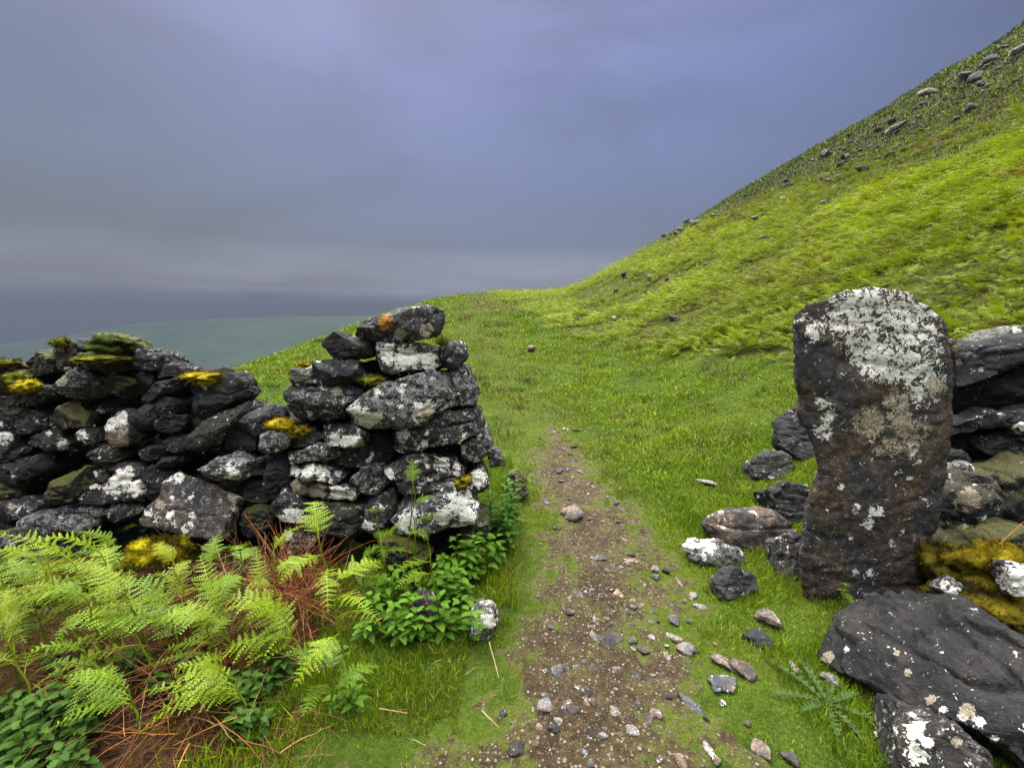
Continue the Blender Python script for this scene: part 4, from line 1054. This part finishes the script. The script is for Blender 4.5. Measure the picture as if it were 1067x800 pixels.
# thistle rosette in the turf below the slab
tp = hit(862, 738); th = empty('thistle', tuple(tp)); tag(th, 'flat spiny grey green thistle rosette in grass before the huge slab', 'thistle')
rt_ = np.random.default_rng(3); mbt = MB()
for i in range(9):
    a = i * .7 + rt_.normal(0, .1); L = rt_.uniform(.13, .24); pts = arc(tp + np.array([0, 0, .015]), a, rt_.uniform(.25, .5), L, .7, 9)
    for q in range(len(pts) - 1):
        T = unit(pts[q + 1] - pts[q]); sd = unit(np.cross(T, [0, 0, 1])); w = .019 * math.sin(math.pi * (q + .8) / 10)
        for sg in (-1, 1):
            mbt.add([pts[q], pts[q + 1], pts[q] + sd * sg * w + T * .012 + np.array([0, 0, .008]), pts[q] + sd * sg * w * .3], [(0, 1, 2), (0, 2, 3)], np.array((.06, .11, .03)) * rt_.uniform(.8, 1.3))
mbt.build('leaves', NETTLE, th)

# dead bracken: long stalks one by one, the tangle as stuff
RUS = (.20, .062, .022); TANc = (.34, .19, .075); ORG = (.42, .19, .02); STR = (.42, .32, .18)
def stalk_between(a, b, ya, yb, r, c, label, za=0.0, zb=0.0, sag=.0, seed=0):
    A = at(*a, ya); B = at(*b, yb); rr = np.random.default_rng(seed)
    ts = np.linspace(0, 1, 10)[:, None]; pts = A + (B - A) * ts + np.array([0, 0, -sag]) * (4 * ts * (1 - ts)) + np.cumsum(rr.normal(0, .004 * np.linalg.norm(B - A), (10, 3)), 0)
    mb = MB(); tube(mb, pts - A, r, r * .5, c, 5); o = mb.build('dead_stalk', STALK, None); o.location = tuple(A)
    return tag(o, label, 'stalk')
stalk_between((420, 618), (432, 515), 2.05, 2.12, .0055, (.12, .05, .03), 'dark red dead stalk standing before the wall end', seed=1)
stalk_between((55, 702), (215, 690), 1.55, 1.6, .006, ORG, 'long orange dry stalk lying below the windswept ferns', seed=2)
stalk_between((1046, 645), (1041, 558), 1.72, 1.8, .006, ORG, 'orange forked twig standing by the golden moss', seed=3)
stalk_between((1041, 567), (1022, 548), 1.79, 1.78, .003, ORG, 'left fork of the orange twig by the golden moss', seed=4)
stalk_between((1041, 567), (1067, 543), 1.79, 1.82, .003, ORG, 'right fork of the orange twig by the golden moss', seed=5)
stalk_between((150, 745), (225, 690), 1.4, 1.55, .004, TANc, 'tan stalk slanting over the rusty moss', seed=6)
stalk_between((325, 700), (395, 715), 1.62, 1.58, .004, TANc, 'brown stalk lying on the grass by the tallest fern', seed=7)
stalk_between((510, 668), (520, 706), 1.75, 1.58, .003, STR, 'thin straw lying below the upright white flecked stone', seed=8)
stalk_between((502, 740), (520, 758), 1.35, 1.3, .0025, STR, 'pale straw lying at the left path edge', seed=9)
stalk_between((395, 738), (425, 742), 1.42, 1.42, .0035, TANc, 'short brown stalk in the bottom grass', seed=10)
mbl = MB(); rl = np.random.default_rng(23)
def litter(cx, cy, sx, sy, n, L, cols, up=.25, az=None, rise=.12):
    for i in range(n):
        p = hit(cx + rl.normal(0, sx), min(cy + rl.normal(0, sy), 795))
        if p is None: continue
        p[1] = min(p[1], WY - .08)
        a = rl.uniform(0, 6.28) if az is None else az + rl.normal(0, .45)
        e = abs(rl.normal(0, up)); ll = rl.uniform(*L)
        pts = arc(p + np.array([0, 0, rl.uniform(0, rise)]), a, e, ll, rl.uniform(-.2, .9), 9) + np.cumsum(np.concatenate([[np.zeros(3)], rl.normal(0, .0020, (9, 3))]), 0)
        tube(mbl, pts, rl.uniform(.0011, .0027), .0008, np.array(cols[rl.integers(len(cols))]) * rl.uniform(.6, 1.3), 4)
litter(302, 632, 20, 20, 150, (.18, .48), [(.30, .09, .03), RUS, (.38, .16, .06)], 1.0)
litter(275, 610, 30, 18, 60, (.12, .3), [RUS, TANc, STR], .6)
litter(200, 600, 30, 14, 60, (.12, .35), [RUS, TANc, (.1, .04, .02)], .3)
litter(190, 740, 55, 28, 100, (.12, .36), [RUS, RUS, (.11, .045, .02), ORG], .25)
litter(240, 690, 45, 30, 80, (.12, .35), [RUS, RUS, TANc], .4)
litter(90, 700, 60, 30, 60, (.1, .35), [TANc, RUS], .3)
litter(150, 740, 90, 40, 160, (.05, .2), [RUS, (.09, .04, .015), (.05, .025, .012)], .15, rise=.03)
litter(260, 720, 40, 40, 90, (.05, .2), [RUS, (.09, .04, .015), TANc], .15, rise=.03)
litter(460, 740, 50, 40, 14, (.03, .10), [STR, TANc], .05, rise=.01)
litter(290, 770, 40, 20, 12, (.1, .2), [TANc, RUS], .2)
litter(305, 628, 12, 12, 60, (.22, .42), [(.36, .12, .04), (.30, .09, .03)], 1.2)
lo = mbl.build('dead_bracken_litter', STALK); tag(lo, 'tangle of rusty dead bracken stalks below the left wall', 'dead bracken', kind='stuff')

# ------------------------------------------------------------------ grass (stuff)
def blades(P, H, W, C, lean, rr, wind=(0, 0)):
    n = len(P); a = rr.uniform(0, 2 * math.pi, n)
    sd = np.stack([np.cos(a), np.sin(a), np.zeros(n)], 1) * (W * .5)[:, None]
    b = rr.uniform(0, 2 * math.pi, n); l = np.abs(rr.normal(0, lean, n)) * H
    dv = np.stack([np.cos(b) * l + wind[0] * H, np.sin(b) * l + wind[1] * H, np.zeros(n)], 1)
    up = np.zeros((n, 3)); up[:, 2] = H
    V = np.stack([P - sd, P + sd, P + up * .55 + dv * .35 - sd * .75, P + up * .55 + dv * .35 + sd * .75, P + up * .92 + dv], 1).reshape(-1, 3)
    k = (np.arange(n) * 5)[:, None]
    Fc = np.concatenate([k + [0, 1, 3], k + [0, 3, 2], k + [2, 3, 4]], 1).reshape(-1, 3)
    return V, Fc, np.repeat(C, 5, 0)

rg = np.random.default_rng(99)
GV, GF, GC = [], [], []; off = 0
def put(V, Fc, C):
    global off
    GV.append(V); GF.append(Fc + off); GC.append(C); off += len(V)

def grass_colour(x, y, n):
    t = fbm2(x, y, .9, 3, 71) * .5 + .5; u = fbm2(x, y, .18, 2, 73) * .5 + .5
    c = np.array([.10, .19, .007])[None] * (1 - t)[:, None] + np.array([.25, .335, .008])[None] * t[:, None]
    yel = rg.random(n) < (.05 + .25 * np.clip(fbm2(x, y, 1.1, 3, 75) - .1, 0, 1) + .25 * np.clip(path_mask(x, y) + 1.0, 0, 1) * (y < 8))
    c = np.where(yel[:, None], np.array([.25, .235, .05])[None], c)
    return c * (rg.lognormal(0, .33, n) * (.65 + .7 * u))[:, None]

# near turf
def scatter(n, xr, yr):
    x = rg.uniform(*xr, n); y = rg.uniform(*yr, n); return x, y
x, y = scatter(330000, (-3.4, 3.0), (.75, 4.3))
pm = soil_amount(x, y); u = rg.random(len(x))
keep = (u > np.clip((pm + .55) / .85, 0, .93)) & (rg.random(len(x)) < np.clip((4.3 - y) / .9, .12, 1)) & (np.abs(x) < .55 + 1.28 * y)
keep &= ~((y > WY + .05) & (y < WY + .5) & (x < -.3)); keep &= rg.random(len(x)) > bank_litter(x, y) * .9
x, y, pm = x[keep], y[keep], pm[keep]; n = len(x)
d = np.hypot(x, y)
lush = np.clip(fbm2(x, y, .5, 3, 77) * .9 + .45, .1, 1); inn = np.clip(-pm / .8, 0, 1)
H = (.008 + .030 * lush * inn) * rg.uniform(.6, 1.35, n) * (1 + .12 * d); W = .0030 * (1 + .32 * np.maximum(d - 1.3, 0)) * rg.uniform(.7, 1.3, n)
put(*blades(np.stack([x, y, h(x, y) - .003], 1), H, W, grass_colour(x, y, n), .55, rg))
# longer tufts at the foot of walls, posts, slab
for (fx0, fx1, fy0, fy1, nn, hh) in [(-.35, .02, 1.9, 3.2, 9000, .075), (1.1, 2.0, 1.15, 1.75, 7000, .06), (-1.0, -.2, 1.35, 2.2, 14000, .05), (1.2, 1.75, 2.0, 3.0, 5000, .055), (-.45, 0.0, 2.7, 4.4, 9000, .12), (-1.1, -.75, 1.0, 2.0, 5000, .07)]:
    x, y = scatter(nn, (fx0, fx1), (fy0, fy1)); k_ = fbm2(x, y, .16, 2, 79) > -.15; k_ &= soil_amount(x, y) < .1; x, y = x[k_], y[k_]; n = len(x)
    put(*blades(np.stack([x, y, h(x, y) - .004], 1), hh * rg.uniform(.4, 1.3, n), .0034 * rg.uniform(.7, 1.3, n), grass_colour(x, y, n) * .9, .5, rg))
# mid turf: count falls with distance, blades grow coarser
n0 = 430000
dd = np.exp(rg.uniform(math.log(2.9), math.log(48), n0)); az = rg.uniform(-.95, .95, n0)
x, y = dd * np.sin(az), dd * np.cos(az)
bz = bracken_zone(x, y)
keep = (rg.random(n0) < np.clip((y - 2.9) / .9, 0, 1)) & (rg.random(n0) > bz * .8) & (x > np.interp(y, XE_Y, XE_X) - 5) & (soil_amount(x, y) < .05 + .5 * rg.random(n0))
x, y = x[keep], y[keep]; n = len(x); d = np.hypot(x, y)
lump = np.clip(fbm2(x, y, .6, 4, 81) * 1.5 + .8, .45, 1.7)
tc = grass_colour(x, y, n)
trail = np.exp(-((x - np.interp(y, [4, 8, 14, 25, 38], [.45, .1, -1.0, -2.6, -1.5])) / (.5 + .04 * y)) ** 2)
tc = tc * (1 - .55 * trail[:, None]) + np.array([.25, .28, .075])[None] * .55 * trail[:, None]
put(*blades(np.stack([x, y, h(x, y) - .01], 1), (.03 + .0045 * d) * lump * (1 - .35 * trail) * rg.uniform(.6, 1.3, n), .0021 * d * rg.uniform(.6, 1.3, n), tc, .7, rg, (-.1, 0)))
kt = 420
dd = np.exp(rg.uniform(math.log(3.4), math.log(26), kt)); az = rg.uniform(-.6, .85, kt)
tx, ty = dd * np.sin(az), dd * np.cos(az); k_ = (soil_amount(tx, ty) < -.1) & (bracken_zone(tx, ty) < .5) & (ty > 3.1); tx, ty = tx[k_], ty[k_]
rep_n = 46; rad = rg.uniform(.05, .16, len(tx)) * (1 + .03 * np.hypot(tx, ty))
x = np.repeat(tx, rep_n) + rg.normal(0, 1, len(tx) * rep_n) * np.repeat(rad, rep_n); y = np.repeat(ty, rep_n) + rg.normal(0, 1, len(tx) * rep_n) * np.repeat(rad, rep_n)
n = len(x); d = np.hypot(x, y); kind = np.repeat(rg.random(len(tx)), rep_n)
tc = np.where((kind < .22)[:, None], np.array([.17, .12, .04])[None], np.where((kind < .6)[:, None], np.array([.07, .12, .012])[None], np.array([.20, .26, .012])[None])) * rg.uniform(.6, 1.35, (n, 1))
put(*blades(np.stack([x, y, h(x, y) - .005], 1), (.045 + .006 * d) * rg.uniform(.5, 1.3, n), .0021 * d * rg.uniform(.6, 1.2, n), tc, .7, rg, (-.2, 0)))
go = mk('grass', np.vstack(GV), np.vstack(GF), GRASS, col=np.vstack(GC), smooth=False)
tag(go, 'short bright green turf on both sides of the path', 'grass', kind='stuff')

# ------------------------------------------------------------------ bracken covering the hillside (stuff)
def plant_template(seed, nf, npin, near):
    rr = np.random.default_rng(seed); mb = MB()
    for f in range(nf):
        a = f * 2.4 + rr.uniform(-.5, .5); pts = arc((0, 0, 0), a, rr.uniform(.75, 1.35), rr.uniform(.8, 1.1), rr.uniform(1.0, 1.9), 7)
        if near:
            frond(mb, pts, .34, (1, 1, 1), rr, npin=npin, detail=1, start=.3)
        else:
            s = np.linspace(.08, 1, npin)
            V, Fc = [], []
            for q, t in enumerate(s):
                p = np.array([np.interp(t * 7, np.arange(8), pts[:, k]) for k in range(3)])
                T = unit(pts[min(7, int(t * 7) + 1)] - pts[max(0, int(t * 7) - 1)]); sd = unit(np.cross(T, [0, 0, 1]))
                w = .30 * (1.1 - t)
                k0 = len(V); V += [p - T * .03, p + T * .03, p + sd * w + T * .12 - np.array([0, 0, .05]), p - sd * w + T * .12 - np.array([0, 0, .05])]
                Fc += [(k0, k0 + 1, k0 + 2), (k0, k0 + 3, k0 + 1)]
            mb.add(V, Fc, np.ones((len(V), 3)))
    return np.vstack(mb.V), np.vstack(mb.F)
def instances(P, S, templates, C, rr, tilt=.15):
    VV, FF, CC = [], [], []; o_ = 0
    tid = rr.integers(0, len(templates), len(P))
    for k, (tv, tf) in enumerate(templates):
        ix = np.where(tid == k)[0]
        if not len(ix): continue
        a = rr.uniform(0, 6.28, len(ix)); ca, sa_ = np.cos(a), np.sin(a)
        x = tv[None, :, 0] * ca[:, None] - tv[None, :, 1] * sa_[:, None]; y = tv[None, :, 0] * sa_[:, None] + tv[None, :, 1] * ca[:, None]
        z = np.repeat(tv[None, :, 2], len(ix), 0)
        w = np.stack([x - .12 * z, y, z * rr.uniform(.75, 1.2, (len(ix), 1))], 2) * S[ix][:, None, None] + P[ix][:, None, :]
        m = len(tv)
        VV.append(w.reshape(-1, 3)); FF.append((tf[None] + (np.arange(len(ix)) * m)[:, None, None]).reshape(-1, 3) + o_)
        CC.append((np.repeat(C[ix], m, 0) * rr.uniform(.85, 1.15, (m * len(ix), 1)))); o_ += m * len(ix)
    return np.vstack(VV), np.vstack(FF), np.vstack(CC)

rb = np.random.default_rng(31)
def bracken(n0, r0, r1, templates, sfun, az=(.02, 1.1)):
    dd = np.exp(rb.uniform(math.log(r0), math.log(r1), n0)); a = rb.uniform(*az, n0)
    x, y = dd * np.sin(a), dd * np.cos(a)
    bz = bracken_zone(x, y); uz = upper_zone(x, y)
    patch = fbm2(x, y, 2.6, 3, 91)
    keep = (rb.random(n0) < bz) & (rb.random(n0) > uz * .88) & (y > 2.95) & (patch > -.26 - .3 * (dd < 13))
    for (bx, by, br) in CLEAR: keep &= ~((np.hypot(x - bx, y - by) < br) | ((np.hypot(x - bx * .96, y - by * .96) < br * 1.1)))
    x, y, uz, patch = x[keep], y[keep], uz[keep], patch[keep]; n = len(x)
    t = np.clip(patch * 1.2 + .5, 0, 1)[:, None]
    c = np.array([.16, .215, .006])[None] * (1 - t) + np.array([.275, .345, .005])[None] * t
    c = c * (1 - .55 * uz[:, None]) * rb.uniform(.75, 1.25, (n, 1))
    dead = rb.random(n) < np.clip(.04 + .9 * (fbm2(x, y, 2.2, 3, 95) - .12) + .25 * uz, .02, .6)
    c = np.where(dead[:, None], np.array([.16, .07, .025])[None] * rb.uniform(.6, 1.3, (n, 1)), c)
    S = sfun(np.hypot(x, y)) * rb.lognormal(-.12, .32, n) * np.clip(.95 + .7 * patch, .5, 1.4) * (1 - .4 * uz) * np.where(dead, .75, 1)
    return instances(np.stack([x, y, h(x, y) - .01], 1), S, templates, c, rb)
TN = [plant_template(200 + q, 4, 10, True) for q in range(6)]
TM = [plant_template(230 + q, 4, 8, False) for q in range(6)]
TF = [plant_template(260 + q, 3, 3, False) for q in range(6)]
parts = [bracken(6500, 3.0, 12, TN, lambda d: .21 + .008 * d), bracken(26000, 10, 30, TM, lambda d: .22 + .007 * d), bracken(75000, 26, 150, TF, lambda d: .22 + .007 * d, (-.05, 1.0))]
VV, FF, CC = [], [], []; o_ = 0
for a_, b_, c_ in parts:
    VV.append(a_); FF.append(b_ + o_); CC.append(c_); o_ += len(a_)
bo = mk('bracken_cover', np.vstack(VV), np.vstack(FF), LEAF, col=np.vstack(CC), smooth=False)
tag(bo, 'yellow green bracken covering the slope right of the path', 'bracken', kind='stuff')
# rough grass tufts on the upper hill and left brow
n0 = 240000
dd = np.exp(rb.uniform(math.log(10), math.log(150), n0)); a = rb.uniform(-.25, 1.0, n0); x, y = dd * np.sin(a), dd * np.cos(a)
uz = upper_zone(x, y); keep = (rb.random(n0) < np.clip(uz, .12, 1)) & (x > np.interp(y, XE_Y, XE_X)) & (bracken_zone(x, y) > .3)
x, y = x[keep], y[keep]; n = len(x); d = np.hypot(x, y)
c = np.where((rb.random(n) < .22)[:, None], np.array([.070, .058, .022])[None], np.array([.046, .056, .016])[None]) * rb.uniform(.8, 1.2, (n, 1))
Vv, Ff, Cc = blades(np.stack([x, y, h(x, y) - .02], 1), (.05 + .0020 * d) * rb.uniform(.5, 1.3, n), .0018 * d * rb.uniform(.6, 1.4, n), c, .8, rb, (-.3, 0))
uo = mk('moor_grass', Vv, Ff, GRASS, col=Cc, smooth=False); tag(uo, 'dull tufted moor grass on the upper hillside', 'grass', kind='stuff')

# ------------------------------------------------------------------ haze
hz = NT('mist'); hv = hz.n('ShaderNodeVolumePrincipled')
HAZE_D = .0012
hv.inputs['Density'].default_value = HAZE_D; hv.inputs['Color'].default_value = (.118, .132, .18, 1); hv.inputs['Anisotropy'].default_value = 0.0
hz.l(hv.outputs[0], hz.out.inputs['Volume'])
bx0, bx1, by0, by1, bz0, bz1 = -3700, 1900, -40, 4100, -120, 82
hvv = [(x, y, z) for z in (bz0, bz1) for y in (by0, by1) for x in (bx0, bx1)]
ho = mk('haze', hvv, [(0, 2, 3, 1), (4, 5, 7, 6), (0, 1, 5, 4), (2, 6, 7, 3), (0, 4, 6, 2), (1, 3, 7, 5)], hz.m, smooth=False)
tag(ho, 'thin blue mist filling the valley and dulling the far hill', 'haze', kind='stuff')

# ------------------------------------------------------------------ sky, sun
SUN_EL, SUN_AZ = 62, -35          # azimuth from +Y towards +X
w = bpy.data.worlds.new('World'); scene.world = w; w.use_nodes = True
nt = w.node_tree; nt.nodes.clear()
N = lambda t: nt.nodes.new(t)
out = N('ShaderNodeOutputWorld'); bg = N('ShaderNodeBackground'); nt.links.new(bg.outputs[0], out.inputs[0])
sky = N('ShaderNodeTexSky'); sky.sky_type = 'NISHITA'; sky.sun_disc = False; sky.sun_elevation = R(SUN_EL); sky.sun_rotation = R(SUN_AZ); sky.air_density = 1.5; sky.dust_density = 3
tc = N('ShaderNodeTexCoord'); mp = N('ShaderNodeMapping'); mp.inputs['Scale'].default_value = (1, 1, 2.6); nt.links.new(tc.outputs['Generated'], mp.inputs[0])
n1 = N('ShaderNodeTexNoise'); n1.inputs['Scale'].default_value = 1.5; n1.inputs['Detail'].default_value = 6; n1.inputs['Roughness'].default_value = .5; n1.inputs['Distortion'].default_value = .5; nt.links.new(mp.outputs[0], n1.inputs[0])
sx = N('ShaderNodeSeparateXYZ'); nt.links.new(tc.outputs['Generated'], sx.inputs[0])
def wm(op, a, b=None, clamp=False):
    x = N('ShaderNodeMath'); x.operation = op; x.use_clamp = clamp
    for i, v in enumerate((a, b)):
        if v is None: continue
        if hasattr(v, 'links'): nt.links.new(v, x.inputs[i])
        else: x.inputs[i].default_value = v
    return x.outputs[0]
def wr(v, a, b, c, d, smooth=True):
    x = N('ShaderNodeMapRange'); x.clamp = True; x.interpolation_type = 'SMOOTHSTEP' if smooth else 'LINEAR'
    nt.links.new(v, x.inputs['Value'])
    for nm, q in (('From Min', a), ('From Max', b), ('To Min', c), ('To Max', d)): x.inputs[nm].default_value = q
    return x.outputs['Result']
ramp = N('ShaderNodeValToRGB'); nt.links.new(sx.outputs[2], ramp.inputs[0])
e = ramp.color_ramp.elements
stops = [(0.0, (.15, .155, .20)), (.045, (.15, .155, .20)), (.075, (.10, .106, .145)), (.15, (.020, .025, .05)), (.2, (.018, .0225, .052)), (.42, (.027, .0305, .074)), (.58, (.042, .046, .096)), (.76, (1.4, 1.42, 1.44)), (1.0, (2.8, 2.8, 2.75))]  # overhead stops, out of view, raised far above the rest to light the scene
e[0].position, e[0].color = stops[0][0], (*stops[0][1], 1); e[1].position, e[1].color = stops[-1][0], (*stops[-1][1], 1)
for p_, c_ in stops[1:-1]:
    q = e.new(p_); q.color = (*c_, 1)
# thick and thin places in the cloud layer
cl = wr(n1.outputs['Fac'], .33, .67, .66, 1.36)
mp2 = N('ShaderNodeMapping'); mp2.inputs['Scale'].default_value = (2.2, 2.2, 26); nt.links.new(tc.outputs['Generated'], mp2.inputs[0])
n2 = N('ShaderNodeTexNoise'); n2.inputs['Scale'].default_value = 1.6; n2.inputs['Detail'].default_value = 5; nt.links.new(mp2.outputs[0], n2.inputs[0])
low = wr(sx.outputs[2], .03, .14, 1.0, 0.0)
streak = wm('ADD', 1.0, wm('MULTIPLY', wm('MULTIPLY', wm('SUBTRACT', n2.outputs['Fac'], .5), 2.2), low))
tv = N('ShaderNodeVectorMath'); tv.operation = 'DOT_PRODUCT'; nt.links.new(tc.outputs['Generated'], tv.inputs[0]); tv.inputs[1].default_value = (.02, .87, .49)
thin = wr(tv.outputs['Value'], .70, 1.0, .74, 1.28)
cl = wm('MULTIPLY', wm('MULTIPLY', cl, streak), thin)
back = wr(sx.outputs[1], -.75, .15, 1.5, 1.0)          # unseen sky behind the viewer brightened, added as fill light
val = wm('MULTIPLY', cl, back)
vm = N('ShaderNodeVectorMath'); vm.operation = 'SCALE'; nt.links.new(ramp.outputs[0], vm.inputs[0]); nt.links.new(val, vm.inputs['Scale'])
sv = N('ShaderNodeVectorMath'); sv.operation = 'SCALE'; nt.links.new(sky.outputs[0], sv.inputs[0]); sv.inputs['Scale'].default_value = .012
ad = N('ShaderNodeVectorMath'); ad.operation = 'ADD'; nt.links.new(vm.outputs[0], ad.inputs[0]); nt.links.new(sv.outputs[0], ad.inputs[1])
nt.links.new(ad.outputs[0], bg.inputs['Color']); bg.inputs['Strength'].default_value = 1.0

sl = bpy.data.lights.new('sun', 'SUN'); sl.energy = 1.5; sl.angle = R(16); sl.color = (1, .96, .9)
so = bpy.data.objects.new('sun', sl); COL.objects.link(so)
az_, el_ = R(SUN_AZ), R(SUN_EL)
dirv = Vector((math.sin(az_) * math.cos(el_), math.cos(az_) * math.cos(el_), math.sin(el_)))
so.rotation_euler = dirv.to_track_quat('Z', 'Y').to_euler(); so.location = dirv * 60

# ------------------------------------------------------------------ camera, view
cd = bpy.data.cameras.new('camera'); cam = bpy.data.objects.new('camera', cd); COL.objects.link(cam)
cd.sensor_fit = 'HORIZONTAL'; cd.sensor_width = 36; cd.lens = F / 1067 * 36; cd.clip_start = .05; cd.clip_end = 12000
cam.location = CAM; cam.rotation_euler = (R(90) - TH, 0, 0)
for o in COL: scene.collection.objects.link(o)
scene.camera = cam
scene.view_settings.view_transform = 'Standard'; scene.view_settings.look = 'None'
scene.view_settings.exposure = 1.6; scene.view_settings.gamma = 1
scene.cycles.use_denoising = True
scene.cycles.max_bounces = 6; scene.cycles.diffuse_bounces = 3; scene.cycles.volume_bounces = 1; scene.cycles.transparent_max_bounces = 4
scene.cycles.caustics_reflective = False; scene.cycles.caustics_refractive = False
